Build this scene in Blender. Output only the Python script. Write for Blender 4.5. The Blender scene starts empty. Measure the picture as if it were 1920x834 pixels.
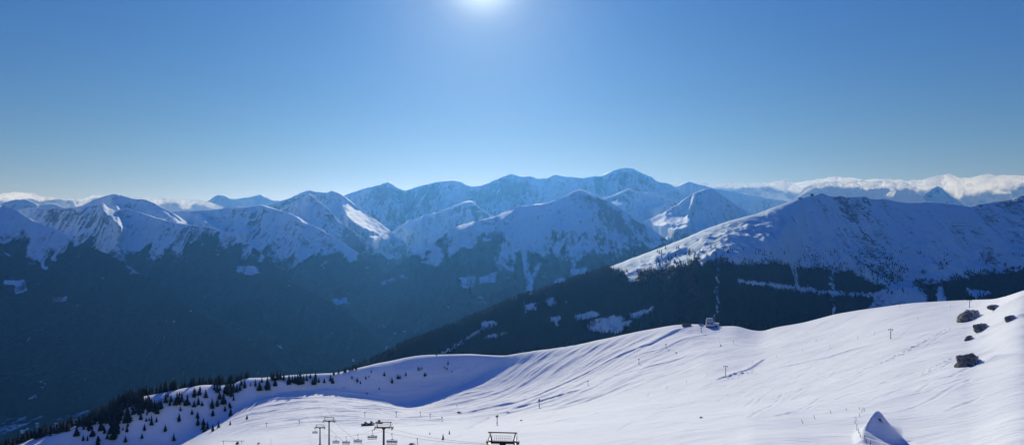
import bpy, bmesh, math, random
import numpy as np
from mathutils import Vector, Matrix

random.seed(7)
RNG = np.random.default_rng(11)
SC = bpy.context.scene
COL = SC.collection
F = 1185.0            # focal length in photo pixels (1920 wide)
CX, CY = 960.0, 417.0
SUN_EL, SUN_AZ = math.radians(21.5), math.radians(-2.7)

# ------------------------------------------------------------------ helpers
def P(px, py, Y):
    return ((px - CX) / F * Y, Y, (CY - py) / F * Y)

def tag(o, label=None, cat=None, group=None, kind=None):
    if label: o['label'] = label
    if cat: o['category'] = cat
    if group: o['group'] = group
    if kind: o['kind'] = kind
    return o

def empty(name, loc, rz=0.0, scale=1.0):
    o = bpy.data.objects.new(name, None)
    COL.objects.link(o)
    o.empty_display_size = 0.5
    o.location = loc
    o.rotation_euler = (0, 0, rz)
    o.scale = (scale, scale, scale)
    return o

def link_mesh(name, me, mat=None, parent=None, loc=None):
    o = bpy.data.objects.new(name, me)
    COL.objects.link(o)
    if mat is not None and not me.materials:
        me.materials.append(mat)
    if parent is not None: o.parent = parent
    if loc is not None: o.location = loc
    return o

def np_mesh(name, verts, faces, smooth=True, attrs=None):
    """verts (n,3), faces (m,k) with k 3 or 4"""
    me = bpy.data.meshes.new(name)
    verts = np.ascontiguousarray(verts, dtype=np.float32)
    faces = np.ascontiguousarray(faces, dtype=np.int32)
    m, k = faces.shape
    me.vertices.add(len(verts)); me.vertices.foreach_set('co', verts.ravel())
    me.loops.add(m * k); me.loops.foreach_set('vertex_index', faces.ravel())
    me.polygons.add(m)
    me.polygons.foreach_set('loop_start', np.arange(0, m * k, k, dtype=np.int32))
    if smooth:
        me.polygons.foreach_set('use_smooth', np.ones(m, dtype=bool))
    me.update(calc_edges=True)
    for an, av in (attrs or {}).items():
        a = me.attributes.new(an, 'FLOAT', 'POINT')
        a.data.foreach_set('value', np.ascontiguousarray(av, dtype=np.float32).ravel())
    return me

def grid_faces(nr, nc):
    r = np.arange(nr - 1)[:, None] * nc
    c = np.arange(nc - 1)[None, :]
    a = (r + c).ravel()
    return np.stack([a, a + 1, a + nc + 1, a + nc], axis=1)

class MB:
    """collects simple solids into one mesh"""
    def __init__(self): self.v, self.f = [], []
    def add(self, vs, fs):
        b = len(self.v); self.v += [tuple(v) for v in vs]; self.f += [tuple(i + b for i in f) for f in fs]
    def box(self, c, s, rot=None):
        x, y, z = s[0] / 2, s[1] / 2, s[2] / 2
        vs = [Vector((a * x, b * y, d * z)) for a in (-1, 1) for b in (-1, 1) for d in (-1, 1)]
        if rot is not None: vs = [rot @ v for v in vs]
        vs = [v + Vector(c) for v in vs]
        self.add(vs, [(0, 1, 3, 2), (4, 6, 7, 5), (0, 4, 5, 1), (2, 3, 7, 6), (0, 2, 6, 4), (1, 5, 7, 3)])
    def tube(self, a, b, r0, r1=None, n=7):
        r1 = r0 if r1 is None else r1
        a, b = Vector(a), Vector(b); d = (b - a).normalized()
        u = d.orthogonal().normalized(); w = d.cross(u)
        vs = []
        for p, r in ((a, r0), (b, r1)):
            for i in range(n):
                t = 2 * math.pi * i / n
                vs.append(p + u * (math.cos(t) * r) + w * (math.sin(t) * r))
        fs = [(i, (i + 1) % n, n + (i + 1) % n, n + i) for i in range(n)]
        fs += [tuple(range(n - 1, -1, -1)), tuple(range(n, 2 * n))]
        self.add(vs, fs)
    def path(self, pts, r, n=5):
        for a, b in zip(pts[:-1], pts[1:]): self.tube(a, b, r, r, n)
    def mesh(self, name):
        me = bpy.data.meshes.new(name); me.from_pydata(self.v, [], self.f); me.update()
        return me
    def build(self, name, mat, parent=None, loc=None):
        return link_mesh(name, self.mesh(name), mat, parent, loc)

# ------------------------------------------------------------------ noise
def _hash(ix, iy, seed):
    h = (ix.astype(np.int64) * 374761393 + iy.astype(np.int64) * 668265263 + seed * 1442695041) & 0xffffffff
    h = ((h ^ (h >> 13)) * 1274126177) & 0xffffffff
    return (h ^ (h >> 16)) & 0xffffffff

def perlin(x, y, seed=0):
    x = np.asarray(x, dtype=np.float64); y = np.asarray(y, dtype=np.float64)
    ix, iy = np.floor(x), np.floor(y); fx, fy = x - ix, y - iy
    ux, uy = fx * fx * fx * (fx * (fx * 6 - 15) + 10), fy * fy * fy * (fy * (fy * 6 - 15) + 10)
    def g(dx, dy):
        a = _hash(ix + dx, iy + dy, seed) / 4294967296.0 * 2 * np.pi
        return np.cos(a) * (fx - dx) + np.sin(a) * (fy - dy)
    a = g(0, 0) * (1 - ux) + g(1, 0) * ux
    b = g(0, 1) * (1 - ux) + g(1, 1) * ux
    return (a * (1 - uy) + b * uy) * 1.5

def fbm(x, y, octv=5, seed=0, gain=0.5, lac=2.03):
    s, a, t = 0, 1.0, 0
    for o in range(octv):
        s = s + a * perlin(x, y, seed + o * 17); t += a
        a *= gain; x = x * lac + 3.1; y = y * lac + 7.7
    return s / t

def ridged(x, y, octv=5, seed=0, gain=0.52, lac=2.07):
    s, a, t = 0, 1.0, 0
    w = 1.0
    for o in range(octv):
        n = 1 - np.abs(perlin(x, y, seed + o * 31)) * 1.6
        n = np.clip(n, 0, 1) ** 2 * w
        s = s + a * n; t += a
        w = np.clip(n * 1.6, 0.25, 1)
        a *= gain; x = x * lac + 5.3; y = y * lac + 1.9
    return s / t            # 1 on ridges, 0 in gullies

def sstep(a, b, x):
    t = np.clip((x - a) / (b - a), 0, 1); return t * t * (3 - 2 * t)

def pchip(xk, yk, x):
    """monotone cubic; xk (K,), yk (K,), x any"""
    xk = np.asarray(xk, float); yk = np.asarray(yk, float)
    h = np.diff(xk); d = np.diff(yk) / h
    m = np.zeros_like(yk)
    same = d[:-1] * d[1:] > 0
    w1, w2 = 2 * h[1:] + h[:-1], h[1:] + 2 * h[:-1]
    with np.errstate(divide='ignore', invalid='ignore'):
        hm = (w1 + w2) / (w1 / d[:-1] + w2 / d[1:])
    m[1:-1] = np.where(same, hm, 0); m[0], m[-1] = d[0], d[-1]
    i = np.clip(np.searchsorted(xk, x) - 1, 0, len(h) - 1)
    t = np.clip((x - xk[i]) / h[i], 0, 1)
    return (yk[i] * (1 + 2 * t) * (1 - t) ** 2 + h[i] * m[i] * t * (1 - t) ** 2
            + yk[i + 1] * t * t * (3 - 2 * t) + h[i] * m[i + 1] * t * t * (t - 1))

def in_poly(px, py, poly):
    ins = np.zeros(np.shape(px), bool); n = len(poly)
    for i in range(n):
        x0, y0 = poly[i]; x1, y1 = poly[(i + 1) % n]
        if y0 == y1: continue
        c = ((y0 > py) != (y1 > py)) & (px < (x1 - x0) * (py - y0) / (y1 - y0) + x0)
        ins ^= c
    return ins

def seg_dist(x, y, pts):
    """distance to a polyline (world xy), signed side (+ = right of travel) and arc position"""
    best = np.full(x.shape, 1e9); side = np.zeros(x.shape); arc = np.zeros(x.shape); acc = 0
    for (x0, y0), (x1, y1) in zip(pts[:-1], pts[1:]):
        dx, dy = x1 - x0, y1 - y0; L = math.hypot(dx, dy)
        t = np.clip(((x - x0) * dx + (y - y0) * dy) / (L * L), 0, 1)
        d = np.hypot(x - x0 - t * dx, y - y0 - t * dy)
        k = d < best
        best = np.where(k, d, best)
        side = np.where(k, np.sign((x - x0) * dy - (y - y0) * dx), side)
        arc = np.where(k, acc + t * L, arc); acc += L
    return best, side, arc, acc

def soft_poly(qx, qy, poly, X, Y, L=60.0, ax=6.0, ay=4.0, seed=0):
    """how much of a ragged-edged polygon covers each point, 0..1"""
    x0, x1 = min(p[0] for p in poly) - ax * 1.3, max(p[0] for p in poly) + ax * 1.3
    y0, y1 = min(p[1] for p in poly) - ay * 1.3, max(p[1] for p in poly) + ay * 1.3
    res = np.zeros(np.shape(qx)); m = (qx > x0) & (qx < x1) & (qy > y0) & (qy < y1)
    if not m.any(): return res
    a, b, X, Y = qx[m], qy[m], X[m], Y[m]
    out = 0
    for k in range(3):
        out = out + in_poly(a + ax * fbm(X / L, Y / L + 9 * k, 4, seed + 7 * k), b + ay * fbm(X / L + 5, Y / L + 9 * k, 4, seed + 3 + 7 * k), poly)
    res[m] = out / 3.0
    return res

class Sheet:
    """a terrain sheet on a fan of columns; Y, Z are (rows, cols), near row first"""
    def __init__(s, px, Y, Z): s.px, s.Y, s.Z = px, Y, Z
    def X(s): return (s.px[None, :] - CX) / F * s.Y
    def col(s, px):
        c = np.clip(np.interp(px, s.px, np.arange(len(s.px))), 0, len(s.px) - 1.001)
        i = int(c); w = c - i
        return s.Y[:, i] * (1 - w) + s.Y[:, i + 1] * w, s.Z[:, i] * (1 - w) + s.Z[:, i + 1] * w
    def pick(s, px, py):
        Y, Z = s.col(px); q = CY - Z / Y * F
        k = np.nonzero(q <= py)[0]
        if len(k) == 0: i = int(np.argmin(q)); return ((px - CX) / F * Y[i], Y[i], Z[i])
        i = k[0]
        if i == 0: return ((px - CX) / F * Y[0], Y[0], Z[0])
        t = (q[i - 1] - py) / max(q[i - 1] - q[i], 1e-9)
        y = Y[i - 1] + t * (Y[i] - Y[i - 1]); z = Z[i - 1] + t * (Z[i] - Z[i - 1])
        return ((px - CX) / F * y, y, z)
    def at(s, px, Yq):
        Y, Z = s.col(px)
        return ((px - CX) / F * Yq, Yq, float(np.interp(Yq, Y, Z)))
    def mesh(s, name, attrs=None):
        v = np.stack([s.X(), s.Y, s.Z], axis=-1).reshape(-1, 3)
        return np_mesh(name, v, grid_faces(*s.Y.shape), True, attrs)

def level_sheet(px, LY, LZ, counts):
    """px (C,), LY/LZ (K,C): monotone cubic through the K levels of each column"""
    K, C = LY.shape
    h = np.diff(LY, axis=0); d = np.diff(LZ, axis=0) / h
    m = np.zeros_like(LZ)
    same = d[:-1] * d[1:] > 0
    w1, w2 = 2 * h[1:] + h[:-1], h[1:] + 2 * h[:-1]
    with np.errstate(divide='ignore', invalid='ignore'):
        hm = (w1 + w2) / (w1 / d[:-1] + w2 / d[1:])
    m[1:-1] = np.where(same, hm, 0); m[0], m[-1] = d[0], d[-1]
    Ys, Zs = [], []
    for k in range(K - 1):
        n = counts[k]; tt = np.linspace(0, 1, n, endpoint=(k == K - 2))[:, None]
        Ys.append(LY[k] + tt * h[k])
        Zs.append(LZ[k] * (1 + 2 * tt) * (1 - tt) ** 2 + h[k] * m[k] * tt * (1 - tt) ** 2
                  + LZ[k + 1] * tt * tt * (3 - 2 * tt) + h[k] * m[k + 1] * tt * tt * (tt - 1))
    return Sheet(px, np.concatenate(Ys), np.concatenate(Zs))

# ------------------------------------------------------------------ materials
def new_mat(name):
    m = bpy.data.materials.new(name); m.use_nodes = True
    nt = m.node_tree; b = nt.nodes['Principled BSDF']
    return m, nt, b

def N(nt, t, **kw):
    n = nt.nodes.new(t)
    for k, v in kw.items(): setattr(n, k, v)
    return n

def noise_node(nt, scale, detail=4, rough=0.55, vec=None):
    n = N(nt, 'ShaderNodeTexNoise'); n.inputs['Scale'].default_value = scale
    n.inputs['Detail'].default_value = detail; n.inputs['Roughness'].default_value = rough
    if vec is not None: nt.links.new(vec, n.inputs['Vector'])
    return n

def ramp(nt, fac, stops):
    r = N(nt, 'ShaderNodeValToRGB'); e = r.color_ramp.elements
    while len(e) < len(stops): e.new(0.5)
    for el, (p, c) in zip(e, stops):
        el.position = p; el.color = (*c, 1) if len(c) == 3 else c
    nt.links.new(fac, r.inputs[0]); return r

def math_node(nt, op, a, b=None, clamp=False):
    n = N(nt, 'ShaderNodeMath', operation=op); n.use_clamp = clamp
    for i, v in enumerate((a, b)):
        if v is None: continue
        if isinstance(v, (int, float)): n.inputs[i].default_value = v
        else: nt.links.new(v, n.inputs[i])
    return n.outputs[0]

def mixc(nt, fac, a, b):
    n = N(nt, 'ShaderNodeMix', data_type='RGBA')
    if isinstance(fac, (int, float)): n.inputs[0].default_value = fac
    else: nt.links.new(fac, n.inputs[0])
    for i, v in ((6, a), (7, b)):
        if isinstance(v, tuple): n.inputs[i].default_value = (*v, 1)
        else: nt.links.new(v, n.inputs[i])
    return n.outputs[2]

def plain(name, col, rough=0.6, metal=0.0, var=0.25, scale=3.0):
    m, nt, b = new_mat(name)
    tc = N(nt, 'ShaderNodeTexCoord')
    n = noise_node(nt, scale, 4, vec=tc.outputs['Object'])
    lo = tuple(c * (1 - var) for c in col); hi = tuple(min(1, c * (1 + var)) for c in col)
    r = ramp(nt, n.outputs[0], [(0.3, lo), (0.7, hi)])
    nt.links.new(r.outputs[0], b.inputs['Base Color'])
    b.inputs['Roughness'].default_value = rough; b.inputs['Metallic'].default_value = metal
    return m

SNOW = (0.82, 0.85, 0.90)

def near_snow_mat():
    m, nt, b = new_mat('snow_near')
    tc = N(nt, 'ShaderNodeTexCoord'); o = tc.outputs['Object']
    at = N(nt, 'ShaderNodeAttribute', attribute_name='track')
    n1 = noise_node(nt, 0.02, 5, vec=o); n2 = noise_node(nt, 1.3, 3, vec=o)
    c = ramp(nt, n1.outputs[0], [(0.3, (0.845, 0.85, 0.835)), (0.7, (0.88, 0.885, 0.865))])
    c2 = mixc(nt, math_node(nt, 'MULTIPLY', at.outputs['Fac'], 0.45, True), c.outputs[0], (0.55, 0.58, 0.66))
    nt.links.new(c2, b.inputs['Base Color'])
    b.inputs['Roughness'].default_value = 0.8
    b.inputs['Specular IOR Level'].default_value = 0.08
    # wind ripples: noise stretched across the wind
    mp = N(nt, 'ShaderNodeMapping'); mp.inputs['Rotation'].default_value = (0, 0, math.radians(28))
    mp.inputs['Scale'].default_value = (0.06, 0.5, 0.3); nt.links.new(o, mp.inputs['Vector'])
    n3 = noise_node(nt, 1.0, 5, 0.6, mp.outputs[0])
    s = math_node(nt, 'ADD', math_node(nt, 'MULTIPLY', n3.outputs[0], 1.3), math_node(nt, 'MULTIPLY', n2.outputs[0], 0.22))
    bp = N(nt, 'ShaderNodeBump'); bp.inputs['Strength'].default_value = 0.5; bp.inputs['Distance'].default_value = 0.9
    nt.links.new(s, bp.inputs['Height']); nt.links.new(bp.outputs[0], b.inputs['Normal'])
    return m

def mountain_mat(name, forest=((0.014, 0.019, 0.020), (0.028, 0.037, 0.036)), rock_amt=1.0, fine=0.02, snow=((0.58, 0.72, 0.85), (0.72, 0.80, 0.89))):  # snow colours hold a bluish shade tint, not plain snow white
    """snow / forest / rock from vertex attributes broken up with noise"""
    m, nt, b = new_mat(name)
    tc = N(nt, 'ShaderNodeTexCoord'); o = tc.outputs['Object']
    fa = N(nt, 'ShaderNodeAttribute', attribute_name='forest')
    ra = N(nt, 'ShaderNodeAttribute', attribute_name='rock')
    nA = noise_node(nt, fine, 5, 0.65, o); nB = noise_node(nt, fine * 0.18, 5, 0.6, o)
    n3 = noise_node(nt, fine * 2.2, 3, 0.6, o)
    fcol = ramp(nt, n3.outputs[0], [(0.35, forest[0]), (0.68, forest[1])])
    br = math_node(nt, 'ADD', math_node(nt, 'MULTIPLY', math_node(nt, 'SUBTRACT', nA.outputs[0], 0.5), 1.1),
                   math_node(nt, 'MULTIPLY', math_node(nt, 'SUBTRACT', nB.outputs[0], 0.5), 0.45))
    mp = N(nt, 'ShaderNodeMapping'); mp.inputs['Scale'].default_value = (fine * .9, fine * .13, fine * .13); nt.links.new(o, mp.inputs['Vector'])
    nS = noise_node(nt, 1.0, 4, 0.6, mp.outputs[0])
    br = math_node(nt, 'ADD', br, math_node(nt, 'MULTIPLY', math_node(nt, 'SUBTRACT', nS.outputs[0], 0.5), 1.0))
    ff = ramp(nt, math_node(nt, 'ADD', fa.outputs['Fac'], br), [(0.36, (0, 0, 0)), (0.66, (1, 1, 1))])
    rf = ramp(nt, math_node(nt, 'ADD', math_node(nt, 'MULTIPLY', ra.outputs['Fac'], rock_amt), math_node(nt, 'MULTIPLY', br, 0.9)),
              [(0.55, (0, 0, 0)), (0.85, (0.85, 0.85, 0.85))])
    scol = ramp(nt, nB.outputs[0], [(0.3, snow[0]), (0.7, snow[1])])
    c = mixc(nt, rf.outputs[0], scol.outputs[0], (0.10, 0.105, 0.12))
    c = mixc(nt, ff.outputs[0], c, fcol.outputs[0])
    nt.links.new(c, b.inputs['Base Color'])
    b.inputs['Roughness'].default_value = 0.75; b.inputs['Specular IOR Level'].default_value = 0.15
    bp = N(nt, 'ShaderNodeBump'); bp.inputs['Strength'].default_value = 0.6; bp.inputs['Distance'].default_value = 0.25 / fine
    nt.links.new(nA.outputs[0], bp.inputs['Height']); nt.links.new(bp.outputs[0], b.inputs['Normal'])
    return m

def needle_mat(name, lo, hi):
    m, nt, b = new_mat(name)
    tc = N(nt, 'ShaderNodeTexCoord'); n = noise_node(nt, 0.9, 4, vec=tc.outputs['Object'])
    r = ramp(nt, n.outputs[0], [(0.35, lo), (0.7, hi)])
    nt.links.new(r.outputs[0], b.inputs['Base Color']); b.inputs['Roughness'].default_value = 0.9
    b.inputs['Specular IOR Level'].default_value = 0.1
    return m

def boulder_mat():
    m, nt, b = new_mat('boulder_rock')
    tc = N(nt, 'ShaderNodeTexCoord'); o = tc.outputs['Object']
    n1 = noise_node(nt, 0.55, 6, 0.65, o); n2 = noise_node(nt, 1.9, 5, 0.7, o)
    rc = ramp(nt, n1.outputs[0], [(0.30, (0.04, 0.04, 0.042)), (0.48, (0.17, 0.155, 0.13)), (0.64, (0.42, 0.38, 0.32))])
    ge = N(nt, 'ShaderNodeNewGeometry'); sp = N(nt, 'ShaderNodeSeparateXYZ')
    nt.links.new(ge.outputs['Normal'], sp.inputs[0])
    lee = math_node(nt, 'ADD', math_node(nt, 'MULTIPLY', sp.outputs['X'], 0.62), math_node(nt, 'MULTIPLY', sp.outputs['Z'], 0.75))
    gx = N(nt, 'ShaderNodeSeparateXYZ'); nt.links.new(tc.outputs['Generated'], gx.inputs[0])
    lee = math_node(nt, 'ADD', lee, math_node(nt, 'MULTIPLY', math_node(nt, 'SUBTRACT', gx.outputs['X'], 0.62), 1.1))
    k = math_node(nt, 'ADD', lee, math_node(nt, 'MULTIPLY', math_node(nt, 'SUBTRACT', n2.outputs[0], 0.5), 1.3))
    f = ramp(nt, k, [(0.32, (0, 0, 0)), (0.46, (1, 1, 1))])
    c = mixc(nt, f.outputs[0], rc.outputs[0], SNOW)
    nt.links.new(c, b.inputs['Base Color']); b.inputs['Roughness'].default_value = 0.85
    bp = N(nt, 'ShaderNodeBump'); bp.inputs['Strength'].default_value = 0.9; bp.inputs['Distance'].default_value = 0.6
    nt.links.new(n2.outputs[0], bp.inputs['Height']); nt.links.new(bp.outputs[0], b.inputs['Normal'])
    return m

def cloud_mat():
    m, nt, b = new_mat('cloud_vapour')
    tc = N(nt, 'ShaderNodeTexCoord'); n = noise_node(nt, 0.004, 5, vec=tc.outputs['Object'])
    d = N(nt, 'ShaderNodeBsdfDiffuse'); t = N(nt, 'ShaderNodeBsdfTranslucent'); mx = N(nt, 'ShaderNodeMixShader')
    r = ramp(nt, n.outputs[0], [(0.3, (0.93, 0.94, 0.95)), (0.7, (0.97, 0.97, 0.98))])
    nt.links.new(r.outputs[0], d.inputs[0]); nt.links.new(r.outputs[0], t.inputs[0])
    at = N(nt, 'ShaderNodeAttribute', attribute_name='thin')  # thin lip, plus billow sides brightened as if sunlit
    n5 = noise_node(nt, 0.006, 4, 0.6, tc.outputs['Object'])
    th = math_node(nt, 'ADD', at.outputs['Fac'], math_node(nt, 'MULTIPLY', math_node(nt, 'SUBTRACT', n5.outputs[0], 0.5), 0.9))
    tr = ramp(nt, th, [(0.25, (0.0, 0.0, 0.0)), (0.7, (1, 1, 1))]); nt.links.new(tr.outputs[0], mx.inputs[0])
    nt.links.new(d.outputs[0], mx.inputs[1]); nt.links.new(t.outputs[0], mx.inputs[2])
    nt.links.new(mx.outputs[0], nt.nodes['Material Output'].inputs['Surface'])
    return m

M = dict(
    snow=near_snow_mat(), mount=mountain_mat('mountain_surface'), far=mountain_mat('far_mountain_surface', fine=0.016, rock_amt=1.0, snow=((0.56, 0.70, 0.82), (0.72, 0.80, 0.88))),  # snow of both range surfaces blued in the colour for shade
    hill=mountain_mat('spur_surface', fine=0.05, snow=((0.47, 0.66, 0.72), (0.58, 0.73, 0.78))), needles=needle_mat('needles', (0.010, 0.016, 0.014), (0.03, 0.042, 0.034)),  # spur snow darkened and blued in the colour to deepen its shade
    needles2=needle_mat('needles_far', (0.012, 0.018, 0.018), (0.03, 0.04, 0.038)),
    bark=plain('bark', (0.05, 0.04, 0.033), 0.9), steel=plain('dark_steel', (0.03, 0.031, 0.036), 0.7, 0.0),
    grey=plain('galvanised_steel', (0.22, 0.23, 0.25), 0.5, 0.4), seat=plain('seat_grey', (0.16, 0.17, 0.19), 0.6),
    cable=plain('cable_steel', (0.10, 0.10, 0.12), 0.5, 0.3), wood=plain('weathered_wood', (0.12, 0.10, 0.10), 0.85),
    rock=boulder_mat(), cloud=cloud_mat(), white=plain('white_render', (0.62, 0.63, 0.66), 0.7, var=0.06),
    roof=plain('pale_sheet_roof', (0.42, 0.44, 0.48), 0.5, var=0.1), brown=plain('brown_timber', (0.11, 0.065, 0.055), 0.85),
    window=plain('dark_window', (0.03, 0.04, 0.05), 0.2), red=plain('red_paint', (0.35, 0.06, 0.05), 0.6),
    dark=plain('dark_machine', (0.045, 0.05, 0.065), 0.6), bird=plain('pale_feathers', (0.75, 0.78, 0.8), 0.8),
    snowcap=plain('roof_snow', SNOW, 0.6, var=0.03))

# ------------------------------------------------------------------ the near ski slope
NEAR = {   # px: seven (py, Y) from the nearest level to the crest
 -420: [(1150,300),(1010,500),(1000,560),(985,620),(975,660),(968,690),(955,720)],
 -150: [(1080,270),(930,520),(915,580),(902,640),(895,665),(890,690),(880,725)],
 0:    [(1050,255),(880,540),(866,610),(857,650),(853,675),(849,700),(842,740)],
 150:  [(1020,250),(872,500),(864,590),(856,650),(849,700),(842,746),(797,775)],
 300:  [(1000,245),(872,450),(864,545),(856,640),(848,715),(840,758),(737,830)],
 400:  [(985,230),(842,480),(829,590),(817,690),(806,760),(795,820),(721.5,880)],
 500:  [(970,220),(838,430),(803,635),(786,740),(770,822),(746,893),(708,930)],
 600:  [(960,208),(838,385),(795,635),(775,760),(755,862),(736,945),(701,981)],
 700:  [(950,195),(838,335),(797,610),(776,785),(760,900),(746,975),(684,1040)],
 760:  [(950,180),(838,305),(798,595),(780,800),(768,922),(757,990),(671,1080)],
 850:  [(950,150),(838,255),(797,575),(776,800),(756,940),(731,1030),(664.5,1100)],
 930:  [(950,140),(838,228),(792,540),(766,800),(736,960),(691,1059),(667,1090)],
 1000: [(950,125),(837,205),(786,500),(755,760),(720,920),(680,1010),(659,1050)],
 1100: [(950,118),(837,185),(775,460),(736,700),(697,850),(662,940),(643,985)],
 1200: [(950,110),(837,170),(765,420),(715,640),(675,780),(640,880),(621,930)],
 1277: [(950,104),(837,158),(759,392),(707,590),(666,730),(630,836),(609,895)],
 1330: [(950,100),(837,150),(755,370),(700,560),(660,700),(632,810),(612.5,880)],
 1374: [(950,98),(837,145),(750,360),(696,550),(657,690),(631,795),(611.5,860)],
 1420: [(950,95),(837,140),(745,350),(692,540),(655,680),(634,780),(621,825)],
 1470: [(950,94),(837,140),(741,335),(688,510),(649,645),(626,745),(611,795)],
 1540: [(950,92),(837,142),(735,310),(680,470),(640,600),(612,700),(597,760)],
 1700: [(950,92),(837,143),(720,260),(655,400),(610,520),(585,600),(569.5,660)],
 1810: [(950,90),(837,134),(705,250),(640,380),(600,480),(578,550),(563,605)],
 1920: [(950,85),(837,120),(705,215),(640,300),(600,370),(570,415),(545,460)],
 2080: [(950,85),(837,118),(700,208),(625,290),(580,350),(540,390),(505,430)],
 2350: [(950,84),(837,116),(690,200),(605,280),(545,330),(490,370),(450,400)],
}
CREST_N = [(-420,955),(-150,880),(0,842),(100,812),(178,786),(242,749),(273,743),(302,737),(352,727),(386,722),(419,722),(440,719),(463,709.5),
 (500,708.5),(534,705),(600,701),(624,700),(664,692),(703,683),(743,675),(775,668.5),(797,666),(823,665.3),(879,664),(918,666),(945,667),(976,662),
 (1024,655.5),(1077,648),(1116,639.6),(1160,630),(1202,621),(1277,609),(1309,608),(1334,613),(1374,611.5),(1414,620),(1427,621),(1452,614.6),
 (1502,606),(1540,596.5),(1565,590),(1637,578),(1716,568),(1809,563),(1860,561),(1920,544.5),(2080,500),(2350,440)]

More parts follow.
